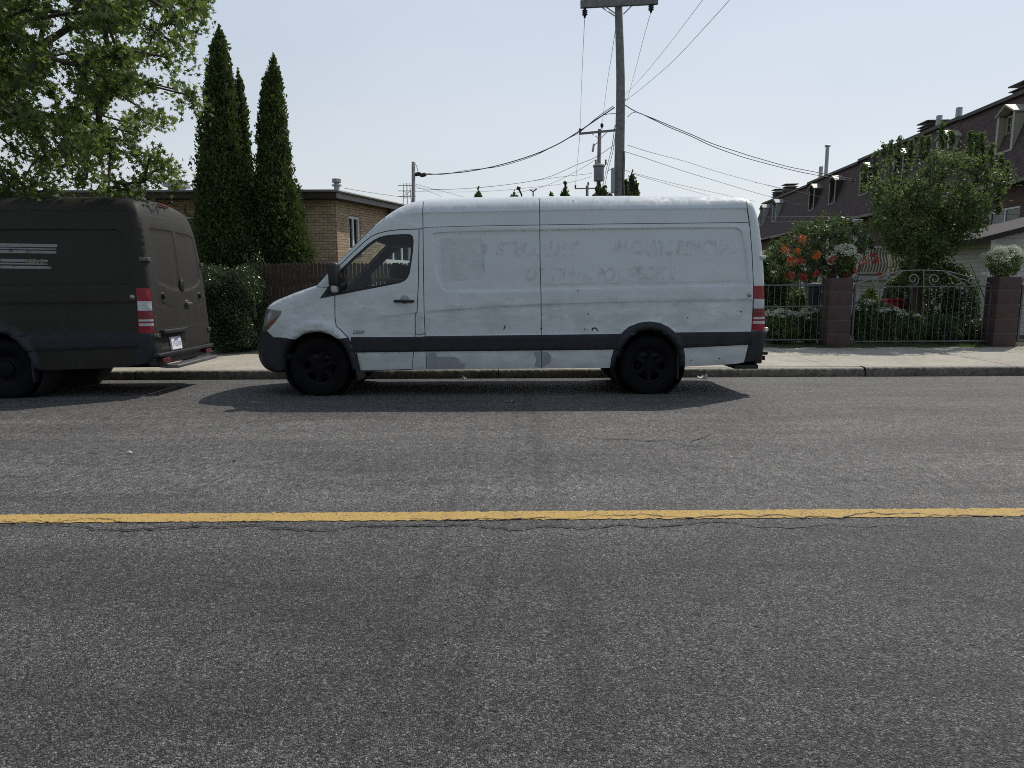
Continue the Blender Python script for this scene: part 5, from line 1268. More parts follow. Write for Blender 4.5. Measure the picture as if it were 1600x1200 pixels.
def dormer(t, m_frame, m_cheek, m_in, wdt=.90, zb=6.05, zt__=7.62, deep=.45):
    """hooded dormer: two side cheeks, a pointed hood and a window set back between them; local frame x along row, y into the house"""
    root = empty('dormer', L_(TP(t, -.30, 0))); root.parent = rf; root.matrix_parent_inverse = Matrix(); root.rotation_euler = (0, 0, ang - math.pi)
    # after the turn local +x runs toward the street side end of the row, local +y points into the house... y axis = tn
    yy = lambda z: (z - Zw) / (Zr - Zw) * 1.1 - .05     # roof slope position relative to the dormer front
    h = wdt / 2; Mi = Matrix.Identity(4); zp_ = zt__ - .32
    def cheek(sx):
        b = MB(); x0_, x1_ = (sx * h - .05, sx * h + .05); fy = yy(zb) - .02
        prof = [(fy, zb - .1), (fy, zp_), (yy(zp_) + .15, zp_), (yy(zb) + .15, zb - .1)]
        n_ = len(prof); vs = [(x0_, y_, z_) for y_, z_ in prof] + [(x1_, y_, z_) for y_, z_ in prof]
        b.add(vs, [tuple(range(n_)), tuple(range(n_, 2 * n_))[::-1]] + [(i, i + n_, (i + 1) % n_ + n_, (i + 1) % n_) for i in range(n_)]); return b.build('cheek', m_cheek, root)
    cheek(-1); cheek(1)
    fy = yy(zb)
    b = MB()
    for sx in (-1, 1):      # two slabs of the pointed hood, with a short level shoulder
        pts = [(sx * (h + .10), zp_ + .0), (sx * (h + .10), zp_ + .06), (0, zt__ + .06), (0, zt__)]
        vs = [(x_, fy - .12, z_) for x_, z_ in pts] + [(x_, yy(z_) + .3, z_) for x_, z_ in pts]
        b.add(vs, [(0, 1, 2, 3), (7, 6, 5, 4), (1, 5, 6, 2), (0, 3, 7, 4), (0, 4, 5, 1)])
    b.build('hood', m_frame, root)
    b = MB(); ins = fy + deep * .55
    b.add([(-h, ins, zb), (h, ins, zb), (h, ins, zp_), (0, ins, zt__), (-h, ins, zp_)], [(0, 1, 2, 3, 4)]); b.build('dormer_back', m_in, root)
    b = MB(); b.box((0, fy + .10, zb - .03), (wdt + .12, .32, .06)); b.build('sill', m_frame, root)
    for sx in (-1, 1): b = MB(); b.box((sx * h, fy - .035, (zb + zp_) / 2), (.12, .03, zp_ - zb + .1)); b.build('frame_board', m_frame, root)
    wr = empty('window', (0, ins - .03, 0)); wr.parent = root; w2 = wdt * .36; z0_, z1_ = zb + .12, zp_ - .02
    # sash as one framed mesh with its panes behind
    b = MB(); b.box((0, 0, z0_), (w2 * 2, .05, .06)); b.box((0, 0, z1_), (w2 * 2, .05, .06)); b.box((-w2, 0, (z0_ + z1_) / 2), (.06, .05, z1_ - z0_)); b.box((w2, 0, (z0_ + z1_) / 2), (.06, .05, z1_ - z0_))
    for k in (1, 2): b.box((-w2 + 2 * w2 * k / 3, 0, (z0_ + z1_) / 2), (.02, .035, z1_ - z0_ - .06))
    for k in (1, 2, 3): b.box((0, 0, z0_ + (z1_ - z0_) * k / 4), (2 * w2 - .06, .03, .02))
    b.build('sash', m_frame, wr)
    b = MB(); b.add([(-w2, .012, z0_), (w2, .012, z0_), (w2, .012, z1_), (-w2, .012, z1_)], [(0, 1, 2, 3)]); b.build('pane', M['darkpane'], wr)
M['darkpane'] = simple('dark_window_pane', (.035, .04, .045), .12, spec=.8, var=.1)
for px, kind in ((1545, 0), (1453, 0), (1388, 1), (1337, 1), (1290, 1), (1259, 1), (1203, 2), (1184, 2)):
    t_ = TD(px); f_, c_, i_ = ((M['cream'], M['sideB'] if False else M['cream'], M['shing']), (M['browntrim'], M['fascia'], M['fascia']), (M['greytrim'], M['greytrim'], M['greytrim']))[kind]
    dormer(t_, f_, c_, i_)
def roof_thing(px, py_top, o, kind):
    d = ray(px, 444); dd = Vector((d.x, d.y, 0)).normalized(); k = (OFF + o) / dd.dot(tn); p = Vector((0, 0, 0)) + dd * k; dist = k
    ax_ = ray(px, py_top); s = math.hypot(p.x, p.y) / math.hypot(ax_.x, ax_.y); zt3 = CAM.z + ax_.z * s; q_ = L_(Vector((p.x, p.y, 0))); b = MB(); zb = Zr - .1
    hh = zt3 - zb
    if kind == 'flue': b.lathe([(0, hh), (.10, hh - .01), (.19, hh - .05), (.19, hh - .13), (.12, hh - .14), (.12, 0)], 14, Matrix.Translation((q_.x, q_.y, zb))); return b.build('chimney_flue', M['steel'], rf, smooth=False)
    if kind == 'pipe': b.lathe([(0, hh), (.13, hh), (.13, 0)], 12, Matrix.Translation((q_.x, q_.y, zb))); return b.build('roof_pipe', M['steel'], rf)
    b.box((q_.x, q_.y, zb + hh * .4), (.75, .75, hh * .8), rz=ang)
    for k_ in range(5): b.box((q_.x, q_.y, zb + hh * (.25 + .13 * k_)), (.95, .95, .035), rz=ang)
    b.box((q_.x, q_.y, zb + hh * .95), (1.0, 1.0, .05), rz=ang); return b.build('roof_vent', M['fascia'], rf)
roof_thing(1280, 227, 2.0, 'flue'); roof_thing(1446, 183, 1.4, 'pipe'); roof_thing(1475, 171, 1.4, 'pipe'); roof_thing(1272, 261, 1.4, 'pipe')
roof_thing(1577, 133, 2.2, 'vent'); roof_thing(1437, 192, 1.6, 'vent'); roof_thing(1226, 288, 1.6, 'vent'); roof_thing(1210, 296, 1.6, 'vent')
# low sided outbuilding with a cream railing terrace on top, in front of the row
YG = 24.5
x0_, x1_ = at(1326, 440, YG).x, at(1447, 440, YG).x; ztp = at(1380, 437, YG).z
out = empty('outbuilding', ((x0_ + x1_) / 2, YG, 0), 'low pale-sided outbuilding with a roof terrace behind the pear tree trunk', 'shed'); hx = (x1_ - x0_) / 2
qb = QB(); wall(qb, (-hx, 0), (hx, 0), 0, ztp); wall(qb, (hx, 0), (hx, 3), 0, ztp); wall(qb, (-hx, 3), (-hx, 0), 0, ztp); qb.build('wall', M['siding'], out)
b = MB(); b.box((0, 1.45, ztp + .07), (2 * hx + .3, 3.3, .14)); b.build('roof', M['greytrim'], out)
rail_ = empty('terrace_railing', ((x0_ + x1_) / 2, YG - .1, ztp + .14), 'cream belly-curved metal railing on top of the outbuilding', 'railing'); zr = at(1380, 386, YG).z - ztp - .14
b = MB(); b.box((0, 0, zr), (2 * hx, .08, .06)); b.build('top_rail', M['cream'], rail_); b = MB(); b.box((0, 0, .10), (2 * hx, .05, .05)); b.build('bottom_rail', M['cream'], rail_)
b = MB(); n_ = int(2 * hx / .105)
for i in range(n_ + 1):
    x = -hx + 2 * hx * i / n_; pts = [(x, -.16 * math.sin(math.pi * min(1, t_ * 1.15)) ** 2 * (1 - t_), .1 + (zr - .1) * t_) for t_ in np.linspace(0, 1, 9)]; pts = [(x + .025 * math.sin(t_ * 7), y_, z_) for (x_, y_, z_), t_ in zip(pts, np.linspace(0, 1, 9))]
    b.tube(pts, .02, 5)
b.build('balusters', M['cream'], rail_)
for x in (-hx + .03, 0, hx - .03): b = MB(); b.box((x, .04, zr / 2 - .05), (.07, .07, zr + .1)); b.build('post', M['cream'], rail_)
p0 = at(1359, 444, YG + .6); zt4 = at(1359, 338, YG + .6).z
b = MB(); b.box((0, 0, zt4 / 2), (.2, .14, zt4)); b.box((0, 0, zt4 - .05), (.34, .2, .1), bev=.02)
o = b.build('porch_post', M['greytrim']); o.location = (p0.x, YG + .6 + 1.2, 0); tag(o, 'pale square porch post standing at the left end of the cream railing', 'post')

# ------------------------------------------------------------------ white-sided garage at the right edge
YR = 17.0; xg = at(1543, 440, YR).x; zg0 = at(1543, 374, YR).z; zg1 = at(1600, 359, YR).z; slope = (zg1 - zg0) / (at(1600, 440, YR).x - xg)
gar = empty('garage', (xg, YR, 0), 'white-sided garage with a shallow dark shingled roof at the right edge', 'garage')
Lb = 2.6; ex_ = te * Lb; wd_ = 6.0; zap = zg0 + slope * wd_ / 2
qb = QB()
qb.face([(0, 0, 0), (wd_, 0, 0), (wd_, 0, zg0), (wd_ / 2, 0, zap), (0, 0, zg0)], 0)
wall(qb, (ex_.x, ex_.y), (0, 0), 0, zg0); wall(qb, (wd_, 0), (wd_ + ex_.x, ex_.y), 0, zg0)
qb.face([(wd_ + ex_.x, ex_.y, 0), (ex_.x, ex_.y, 0), (ex_.x, ex_.y, zg0), (wd_ / 2 + ex_.x, ex_.y, zap), (wd_ + ex_.x, ex_.y, zg0)], 0)
qb.build('wall', M['siding'], gar)
b = MB(); b.box((.02, -.02, zg0 / 2), (.12, .06, zg0)); b.build('corner_board', M['vinyl'], gar)
ov = .55; rq = MB()
def rslab(xa_, za_, xb_, zb_):
    e0 = te * -.35; e1 = te * (Lb + .3); th = .13
    vs = [(xa_ + e0.x, e0.y, za_), (xb_ + e0.x, e0.y, zb_), (xb_ + e1.x, e1.y, zb_), (xa_ + e1.x, e1.y, za_)]; vs += [(x_, y_, z_ + th) for x_, y_, z_ in vs]
    rq.add(vs, [(3, 2, 1, 0), (4, 5, 6, 7), (0, 1, 5, 4), (2, 3, 7, 6), (3, 0, 4, 7), (1, 2, 6, 5)])
rslab(-ov, zg0 - slope * ov + .01, wd_ / 2, zap + .01); rslab(wd_ / 2, zap + .01, wd_ + ov, zg0 - slope * ov + .01)
rq.build('roof', simple('dark_shingle_roof', (.035, .03, .03), .9, var=.3, scale=20, bump=.5), gar)

# ------------------------------------------------------------------ piers, iron fences, gate
YP = 14.42; ZP = .0
def pier(px0, px1, pyt, label):
    a, c = at(px0, 490, YP - .2), at(px1, 490, YP - .2); zt_p = at(px0, pyt, YP - .2).z; wx = c.x - a.x; cx_ = (a.x + c.x) / 2
    rn = random.Random(int(px0)); hh = (zt_p - ZP) / 5; bl = MB()
    for k in range(5):
        o_ = rn.uniform(-.006, .006); bl.box((o_, 0, hh * (k + .5)), (wx - .004 * k, .40, hh - .018), bev=.012)
    o = bl.build('brick_pier', [M['pier']], None, autos=40); o.location = (cx_, YP, ZP)
    m = MB(); m.box((0, 0, hh * 2.5 - .004), (wx - .04, .37, hh * 5 - .012)); m.build('joint', M['mort'], o)
    m = MB(); m.box((0, 0, -.03), (wx + .04, .44, .08)); m.build('footing', M['kerb'], o)
    return tag(o, label, 'pier', 'brown block gate piers')
pier(1294, 1331, 434, 'brown painted block pier between the short iron fence and the gate')
pier(1556, 1592.5, 432, 'brown painted block pier at the right end of the gate')
def bar_part(name, p, q_, r, par, m=None): b = MB(); b.tube([p, q_], r, 6); return b.build(name, m or M['iron'], par)
def iron_panel(px0, px1, pyt, pyb, n, label, mid=None, name='iron_fence', cat='fence', Y=YP, posts=True, first=None):
    a, c = at(px0, (pyt + pyb) / 2, Y), at(px1, (pyt + pyb) / 2, Y); zt_i, zb_i = at(px0, pyt, Y).z, at(px0, pyb, Y).z; Lx = c.x - a.x
    root = empty(name, (a.x, Y, ZP), label, cat); z0, z1 = zb_i - ZP, zt_i - ZP
    for z in [z0, z1] + ([mid] if mid else []): b = MB(); b.box((Lx / 2, 0, z), (Lx, .03, .028)); b.build('rail', M['iron'], root)
    for x in (0.0, Lx): b = MB(); b.box((x, 0, (z0 + z1) / 2), (.035, .035, z1 - z0 + .04)); b.build('upright', M['iron'], root)
    bm_ = bar_part('bar', (0, 0, z0 + .012), (0, 0, z1 - .012), .0068, root)
    for i in range(n):
        o = bm_ if i == 0 else bm_.copy()
        if i: col.objects.link(o); o.parent = root
        o.location.x = Lx * (i + 1) / (n + 1)
    return root, Lx, z0, z1
r_, Lx, z0, z1 = iron_panel(900, 1288, 446.5, 532, 38, 'grey iron bar fence panel left of the first brown pier', mid=.86)
iron_panel(1594, 1800, 447, 532, 20, 'grey iron bar fence panel beyond the second brown pier', mid=.86)
gate, Lx, z0, z1 = iron_panel(1333.5, 1546, 448, 533.5, 21, 'wide iron driveway gate with an arched scrollwork top between the piers', name='iron_gate', cat='gate')
def gp(px, py): p = at(px, py, YP); return (p.x - gate.location.x, 0, p.z - ZP)
M['iron2'] = simple('worn_grey_iron', (.24, .25, .25), .5, var=.2)
def gtube(pts, r, name, sm=4): b = MB(); b.tube(smooth_pts([gp(*q_) for q_ in pts], sm), r, 6); return b.build(name, M['iron2'], gate, smooth=True)
gtube([(1333, 444), (1350, 439), (1375, 431), (1398, 425), (1410, 423), (1440, 422), (1470, 423), (1484, 424.5), (1505, 430), (1530, 437), (1548, 444)], .010, 'arch_top')
gtube([(1380, 446), (1390, 437), (1400, 430), (1410, 424)], .009, 'brace'); gtube([(1480, 425), (1492, 433), (1503, 441), (1509, 446)], .009, 'brace'); gtube([(1476, 425), (1500, 435), (1512, 438)], .008, 'brace')
def scroll(cx_, cy_, r_, sgn, turns=1.35):
    pts = []
    for k in range(26):
        a = k / 25 * turns * 2 * math.pi; rr = r_ * (1 - .72 * k / 25); pts.append((cx_ + sgn * rr * math.sin(a), cy_ + rr * math.cos(a)))
    b = MB(); b.tube([gp(*q_) for q_ in pts], .010, 6); b.build('scroll', M['iron2'], gate, smooth=True)
scroll(1427, 436, 9.5, 1); scroll(1460, 436, 9.5, -1); scroll(1517, 439.5, 6.5, 1); scroll(1368, 439.5, 5.5, -1)
gtube([(1443, 448), (1443.5, 436), (1443, 423)], .009, 'brace')
b = MB(); q0 = gp(1332, 444); b.lathe([(0, .05), (.03, .035), (.04, 0), (.03, -.035), (0, -.05)], 12, Matrix.Translation((q0[0], 0, q0[2]))); b.build('finial', M['greytrim'], gate, smooth=True)

# ------------------------------------------------------------------ garden plants
rg = np.random.default_rng(77)
pear = [(1352, 300), (1352, 285), (1366, 270), (1382, 256), (1400, 244), (1420, 250), (1442, 242), (1462, 238), (1470, 232), (1500, 240), (1512, 236), (1535, 250), (1546, 266), (1566, 262), (1572, 282), (1564, 312), (1548, 342), (1535, 366), (1500, 376), (1476, 392), (1462, 408), (1430, 412), (1400, 402), (1378, 372), (1356, 345)]
tips = [at(px, py, rg.uniform(14.9, 17.0)) for px, py in in_poly_px(pear, 215, rg, [(1400, 262, 9), (1500, 250, 9), (1440, 250, 8), (1365, 330, 8), (1555, 300, 8)])]
tips += [at(px, py, rg.uniform(15.0, 16.6)) for px, py in in_poly_px([(1365, 320), (1540, 310), (1530, 360), (1470, 400), (1430, 410), (1385, 375)], 110, rg)]
tips += [at(px, py, rg.uniform(15.4, 16.6)) for px, py in in_poly_px([(1392, 395), (1490, 385), (1475, 425), (1455, 445), (1412, 445), (1398, 425)], 34, rg)]
shoots = []
for px, pys in ((1352, (262, 275)), (1368, (246, 262)), (1392, (228, 240)), (1440, (220, 236)), (1488, (212, 225)), (1525, (216, 232)), (1550, (232, 250)), (1574, (262, 280)), (1560, (300, 322)), (1472, (200, 210, 222)), (1535, (215, 225, 240, 252)), (1515, (212, 222, 235)), (1450, (222, 232)), (1380, (232, 242)), (1565, (250, 258, 270)), (1405, (222, 232)), (1424, (226, 236))): shoots += [at(px + rg.normal() * 1.2, yy_, 15.9) for yy_ in np.arange(pys[0] - 6, pys[-1] + 12, 3.2)]
pb = at(1433, 500, 16.3)
crown_tree('pear_tree', 'bushy green fruit tree with upright shoots and a dark trunk behind the gate', (pb.x, 16.3, .05), [(pb.x, 16.3, .05), (pb.x - .02, 16.3, .7), (pb.x - .05, 16.3, 1.4), (pb.x + .02, 16.3, 2.0)], tips, 62, .20, .074, OV, M['pear'], 12, .13, rtip=.005, shoots=shoots)
vine = [(1205, 432), (1196, 405), (1215, 385), (1240, 360), (1262, 346), (1290, 338), (1312, 340), (1335, 345), (1352, 360), (1360, 385), (1352, 402), (1330, 412), (1308, 425), (1290, 438), (1250, 440)]
tips = [at(px, py, rg.uniform(14.9, 16.1)) for px, py in in_poly_px(vine, 170, rg)]
pb = at(1296, 500, 15.4)
v_ = crown_tree('trumpet_vine', 'mounded trumpet vine with orange-red flower clusters growing behind the first pier', (pb.x, 15.4, .05), [(pb.x, 15.4, .05), (pb.x + .03, 15.4, .8), (pb.x - .02, 15.4, 1.6)], tips, 36, .14, .075, OV, M['vine'], 13, .09, cat='shrub')
def blossom(parent, px, py, rpx, Y, m, seed, n=70, size=.05, flat=1.0, name='flower_cluster'):
    rg = np.random.default_rng(seed); c = at(px, py, Y) - parent.location; r = rpx / F * Y
    d = rg.normal(size=(n, 3)); d /= np.linalg.norm(d, axis=1)[:, None]; C = np.array(c) + d * np.array([r, r, r * flat]) * rg.uniform(.3, 1, (n, 1))
    V, Fq = leaves(C, size, OV, rg); return npmesh(name, V, Fq, m, parent)
for k, (px, py, r_, m) in enumerate([(1254, 374, 8, 'petalo'), (1227, 389, 8, 'petalo'), (1247, 392, 5, 'petalo'), (1276, 399, 8, 'petalo'), (1237, 407, 9, 'petalo'), (1253, 407, 8, 'petalr'), (1302, 405, 7, 'petalr'), (1350, 409, 10, 'petalo'),
        (1369, 408, 6, 'petalr'), (1323, 431, 7, 'petalr'), (1334, 423, 6, 'petalr'), (1374, 430, 7, 'petalr'), (1234, 430, 9, 'petalr'), (1256, 433, 8, 'petalr'), (1365, 398, 5, 'petalr'), (1275, 428, 6, 'petalr')]):
    blossom(v_, px, py, r_, 14.75, M[m], k, 60, .05)
def hydrangea(px0, px1, pyt, pyb, label, seed, n=26):
    rg = np.random.default_rng(seed); Y = 14.86; cx_, hw_, zt_h = bpx(px0, px1, pyt, Y); zb_h = at(px0, pyb, Y).z
    root = empty('hydrangea', (cx_, Y, .05), label, 'flower bush', 'white hydrangeas at the piers'); C = []
    H = zt_h - zb_h; c = np.array([0, 0, zb_h + H * .45 - .05])
    d = rg.normal(size=(1500, 3)); d /= np.linalg.norm(d, axis=1)[:, None]; q_ = d * np.array([hw_ * .85, hw_ * .7, H * .45]) * rg.uniform(.3, 1, (1500, 1)) ** .5; q_[:, 0] *= (.55 + .45 * np.clip((q_[:, 2] + H * .4) / H * 1.6, 0, 1))
    V, Fq = leaves(q_ + c, .06, OV, rg); npmesh('foliage', V, Fq, M['garden'], root)
    V = []; Fq = []; k0 = 0
    for i in range(n):
        th = rg.uniform(0, 2 * math.pi); rr = math.sqrt(rg.random()); zz_ = math.sqrt(max(0, 1 - rr * rr)); cc = np.array([math.cos(th) * rr * hw_, math.sin(th) * rr * hw_ * .75, zb_h + H * (.45 + .5 * zz_ * rg.uniform(.75, 1)) - .05])
        dd = rg.normal(size=(90, 3)); dd /= np.linalg.norm(dd, axis=1)[:, None]; P_ = cc + dd * np.array([.085, .085, .055]); v1, f1 = leaves(P_, .028, OV, rg); V.append(v1); Fq.append(f1 + k0); k0 += len(v1)
    npmesh('flower_heads', np.concatenate(V), np.concatenate(Fq), M['petalw'], root)
    b = MB()
    for i in range(9): x, y = rg.normal(0, .1, 2); b.tube([(x * .4, y * .4, -.02), (x, y, zb_h * .6), (x * 2.5, y * 2.5, zb_h + H * .4)], [.012, .01, .006], 5)
    b.build('stem', M['bark'], root); return root
hydrangea(1302, 1343, 378, 440, 'white-flowered bush rising behind the first brown pier, among orange flowers', 1)
hydrangea(1538, 1606, 382, 438, 'broad white-flowered bush rising behind the second brown pier', 2, 36)
# low plants behind the fence
def plant(px0, px1, pyt, Y, lm, label, seed, n=3500, ls=.06, fm=None, nf=0, name='garden_plant', grp=None, cat='plant'):
    cx_, hw_, zt_g = bpx(px0, px1, pyt, Y); r_ = bush(name, label, (cx_, Y, zt_g / 2), (hw_, min(hw_, .55), zt_g / 2 + .02), n, ls, lm, seed, cat=cat, group=grp, core=.38)
    if fm:
        rg = np.random.default_rng(seed + 50); V = []; Fq = []; k0 = 0
        for i in range(nf):
            x = rg.uniform(-1, 1); cc = np.array([x * hw_, rg.uniform(-.9, .3) * min(hw_, .5), (zt_g - .05) * (1 - .14 * x * x) - abs(rg.normal(0, .06))])
            dd = rg.normal(size=(40, 3)); dd /= np.linalg.norm(dd, axis=1)[:, None]; v1, f1 = leaves(cc + dd * np.array([.06, .06, .03]), .026, OV, rg); V.append(v1); Fq.append(f1 + k0); k0 += len(v1)
        npmesh('flower_heads', np.concatenate(V), np.concatenate(Fq), fm, r_)
    return r_
plant(1180, 1236, 384, 16.6, M['vine'], 'tall dark shrub with a few pale blooms seen just past the white van', 41, 9000, .07, M['petalw'], 14, 'flowering_shrub', cat='shrub')
plant(1185, 1250, 483, 15.0, M['garden'], 'low bank of white garden flowers nearest the white van', 42, 4500, .06, M['petalw'], 40, 'flower_bed', cat='flowers')
plant(1244, 1288, 481, 15.1, M['garden'], 'low white flowers just left of the first brown pier', 43, 3500, .06, M['petalw'], 26, 'flower_bed', cat='flowers')
plant(1232, 1262, 452, 15.9, M['garden'], 'light green leafy stems in front of the dark blue bin', 44, 2500, .07)
plant(1332, 1372, 468, 15.0, M['garden'], 'green plant with pale blooms right behind the left end of the gate', 45, 3500, .06, M['petalw'], 12)
plant(1346, 1374, 451, 15.8, M['limeleaf'], 'bright lime-green plant behind the left half of the gate', 46, 2200, .07)
plant(1366, 1408, 478, 15.0, M['garden'], 'low white flowers beneath the red box behind the gate', 47, 3200, .06, M['petalw'], 26, 'flower_bed', cat='flowers')
plant(1402, 1446, 490, 15.0, M['garden'], 'low dark plants at the foot of the fruit tree trunk', 48, 3200, .06, M['petalw'], 10)
plant(1452, 1532, 412, 16.0, M['vine'], 'tall shady bush behind the right half of the gate', 49, 5200, .07, M['petalw'], 6, 'garden_shrub', cat='shrub')
plant(1440, 1500, 492, 15.0, M['vine'], 'low dark green shrub behind the middle of the gate', 50, 3000, .06)
plant(1498, 1552, 500, 15.0, M['vine'], 'low dark green shrub behind the right end of the gate', 51, 3000, .06)
plant(1382, 1432, 428, 17.4, M['vine'], 'mid-height shrub left of the fruit tree trunk', 52, 5000, .07)
# bin, red box
p = at(1271.5, 470, 18.5); b = MB(); h_ = at(1271, 443, 18.5).z - .1
b.lathe([(0, 0), (.15, 0), (.165, .1), (.175, h_ - .1), (.19, h_ - .09), (.19, h_ - .03), (.17, h_), (0, h_ + .03)], 18); o = b.build('water_barrel', simple('dark_blue_plastic', (.012, .018, .04), .5), None, autos=40); o.location = (p.x, 18.5, .1); tag(o, 'narrow dark blue barrel standing in the garden left of the first pier', 'barrel')
p = at(1399, 485, 17.2); p1 = at(1384, 467, 17.2); p2 = at(1415, 486, 17.2); hw_ = (p2.x - p1.x) / 2; hh = p1.z - p2.z
b = MB(); b.box((0, 0, p1.z - hh * .55 - .08), (2 * hw_, .22, hh * .8), bev=.02); b.box((0, 0, p1.z - .09), (2 * hw_ + .06, .26, .06), bev=.015); b.box((-hw_ + .06, 0, (p2.z - .05) / 2), (.05, .05, p2.z)); b.box((hw_ - .06, 0, (p2.z - .05) / 2), (.05, .05, p2.z))
o = b.build('planter_box', simple('red_paint', (.42, .03, .04), .5), None, autos=40); o.location = (p.x, 17.2, .06); tag(o, 'bright red planter box on legs behind the left half of the gate', 'planter')
cxl, hwl, ztl = bpx(1388, 1410, 470, 17.1)
bl_ = empty('yellow_flowers', (cxl, 17.2, p1.z), 'small yellow flowers growing in the bright red planter box', 'flowers')
blossom(bl_, 1398, 468, 6, 17.2, simple('yellow_petal', (.6, .45, .05), .6), 3, 80, .05)
lw = MB(); lw.add([(4, 19.5, .135), (16, 19.5, .135), (16, 55, .16), (4, 55, .16)], [(0, 1, 2, 3)]); tag(lw.build('lawn', grassm), kind='structure')
# grass tufts along fence feet and kerb
V = []; Fq = []; rg = np.random.default_rng(9); k0 = 0
def tufts(n, xr_, yr_, z, h):
    global k0
    x = rg.uniform(*xr_, n); y = rg.uniform(*yr_, n); hh = h * rg.uniform(.4, 1.2, n); dx = rg.normal(0, .35, n) * hh; dy = rg.normal(0, .35, n) * hh; w_ = .004
    a = rg.uniform(0, 3.14, n); v = np.stack([np.stack([x - w_ * np.cos(a), y - w_ * np.sin(a), np.full(n, z)], 1), np.stack([x + w_ * np.cos(a), y + w_ * np.sin(a), np.full(n, z)], 1), np.stack([x + dx, y + dy, z + hh], 1)], 1).reshape(-1, 3)
    V.append(v); Fq.append(np.arange(3 * n).reshape(n, 3) + k0); k0 += len(v)
tufts(9000, (-9, 18), (WALK, WALK + .35), -.006, .10); tufts(2500, (-8, -4.2), (WALK - .1, WALK + .4), -.006, .16); tufts(260, (4.2, 5.4), (YK - .03, YK + .0), road_z(YK), .04); tufts(700, (-9, 15), (YK - .02, YK + .0), road_z(YK), .018)
tufts(22000, (4, 16), (20, 34), .13, .12)
for cxp in (1295, 1350, 1235, 1450, 1520):
    q_ = at(cxp, 540, 14.2); tufts(500, (q_.x - .25, q_.x + .25), (14.15, 14.38), -.01, .07)
tag(npmesh('grass', np.concatenate(V), np.concatenate(Fq), M['garden']), kind='stuff')

# ------------------------------------------------------------------ utility poles and wires
def arm_px(par, loc, pts, Y, th, m, name, dep=.12):
    a, c = at(*pts[0], Y) - loc, at(*pts[1], Y) - loc; d = c - a; L2 = d.length; b = MB(); mid = (a + c) / 2
    b.box(mid, (L2, dep, th), ry=-math.atan2(d.z, d.x)); return b.build(name, m, par)
Y1 = 22.0
t, bb = pole_px(967.5, -14, 969, 300, Y1, 0, 0, 0.0); p1 = empty('utility_pole', bb, 'big weathered wooden utility pole with a timber crossarm, rising behind the white van', 'utility pole')
b = MB(); d_ = t - bb; pts = [d_ * k / 12 + Vector((.03 * math.sin(k * .9), 0, 0)) for k in range(13)]; b.tube(pts, [.20 - .0075 * k for k in range(13)], 14); b.build('pole_shaft', M['pole'], p1, smooth=True)
for dy in (-.17,): 
    a_, c_ = at(907, 7, Y1 - .17) - bb, at(1028, 1, Y1 - .17) - bb; b = MB(); dd = c_ - a_; b.box((a_ + c_) / 2, (dd.length, .11, .21), ry=-math.atan2(dd.z, dd.x), bev=.01); b.build('crossarm', M['pole'], p1)
for pa_, pb_ in (((947, 11), (965, 24)), ((988, 8), (974, 22)), ((941, 12), (962, 26))):
    b = MB(); b.tube([at(*pa_, Y1 - .17) - bb, at(*pb_, Y1 - .12) - bb], .018, 5); b.build('arm_brace', M['steel'], p1)
def insul(par, loc, px, py, Y, h=.32, hang=True, m=None, sc_=1):
    c = at(px, py, Y) - loc; b = MB(); prof = [(0, h / 2), (.04, h / 2), (.045, h * .3)] + [q_ for k in range(3) for q_ in ((.09, h * (.2 - .2 * k)), (.04, h * (.14 - .2 * k)))] + [(.03, -h / 2), (0, -h / 2)]
    b.lathe([(r_ * sc_, z_) for r_, z_ in prof], 10, Matrix.Translation(c)); return b.build('insulator', m or M['black'], par, smooth=True)
insul(p1, bb, 913.7, 20, Y1 - .17, .28); insul(p1, bb, 1017.3, 12.5, Y1 - .17, .26)
b = MB(); c0_, c1_ = at(958, 282, Y1 - .2) - bb, at(958, 244, Y1 - .2) - bb; b.box((at(957.5, 282, Y1 - .15) - bb), (.11, .12, .75), bev=.02); b.build('cable_box', M['greytrim'], p1)
for x0_, x1_ in ((974.5, 972), (976.5, 974)): b = MB(); b.tube([at(x0_, 236, Y1 - .15) - bb, at(x1_, 320, Y1 - .15) - bb], .012, 5); b.build('riser_cable', M['wire'], p1)
b = MB(); b.tube([at(977.5, 157, Y1) - bb, at(976, 153, Y1) - bb, at(974.5, 150, Y1) - bb], .02, 5); b.build('bolt', M['steel'], p1)
Y2 = 46.0
t, bb2 = pole_px(937, 202, 935, 300, Y2, 0, 0, 0.0); p2_ = empty('utility_pole', bb2, 'smaller utility pole carrying a grey transformer, left of the big pole', 'utility pole')
b = MB(); b.tube([(0, 0, 0), t - bb2], [.17, .12], 10); b.build('pole_shaft', M['pole'], p2_, smooth=True)
arm_px(p2_, bb2, ((905, 209), (962, 203.5)), Y2 - .15, .13, M['pole'], 'crossarm')
for pa_, pb_ in (((925, 209), (935, 216)), ((948, 207), (938.5, 216))): b = MB(); b.tube([at(*pa_, Y2 - .15) - bb2, at(*pb_, Y2 - .15) - bb2], .02, 4); b.build('arm_brace', M['steel'], p2_)
insul(p2_, bb2, 906.6, 203.5, Y2 - .15, .26, sc_=1.3); insul(p2_, bb2, 940.5, 196.5, Y2, .34, sc_=1.4)
a_ = at(935.5, 283, Y2 - .45); zt5 = at(935.5, 258, Y2 - .45).z - a_.z; rt = 8.2 / F * Y2; tr_ = MB()
tr_.lathe([(0, 0), (rt * .9, 0), (rt * .92, .02), (rt * .95, zt5 - .12), (rt * 1.12, zt5 - .12), (rt * 1.12, zt5 - .02), (rt * .8, zt5 + .05), (0, zt5 + .07)], 22, Matrix.Translation(a_ - bb2)); to = tr_.build('transformer', simple('transformer_grey', (.22, .24, .26), .5), p2_, autos=40)
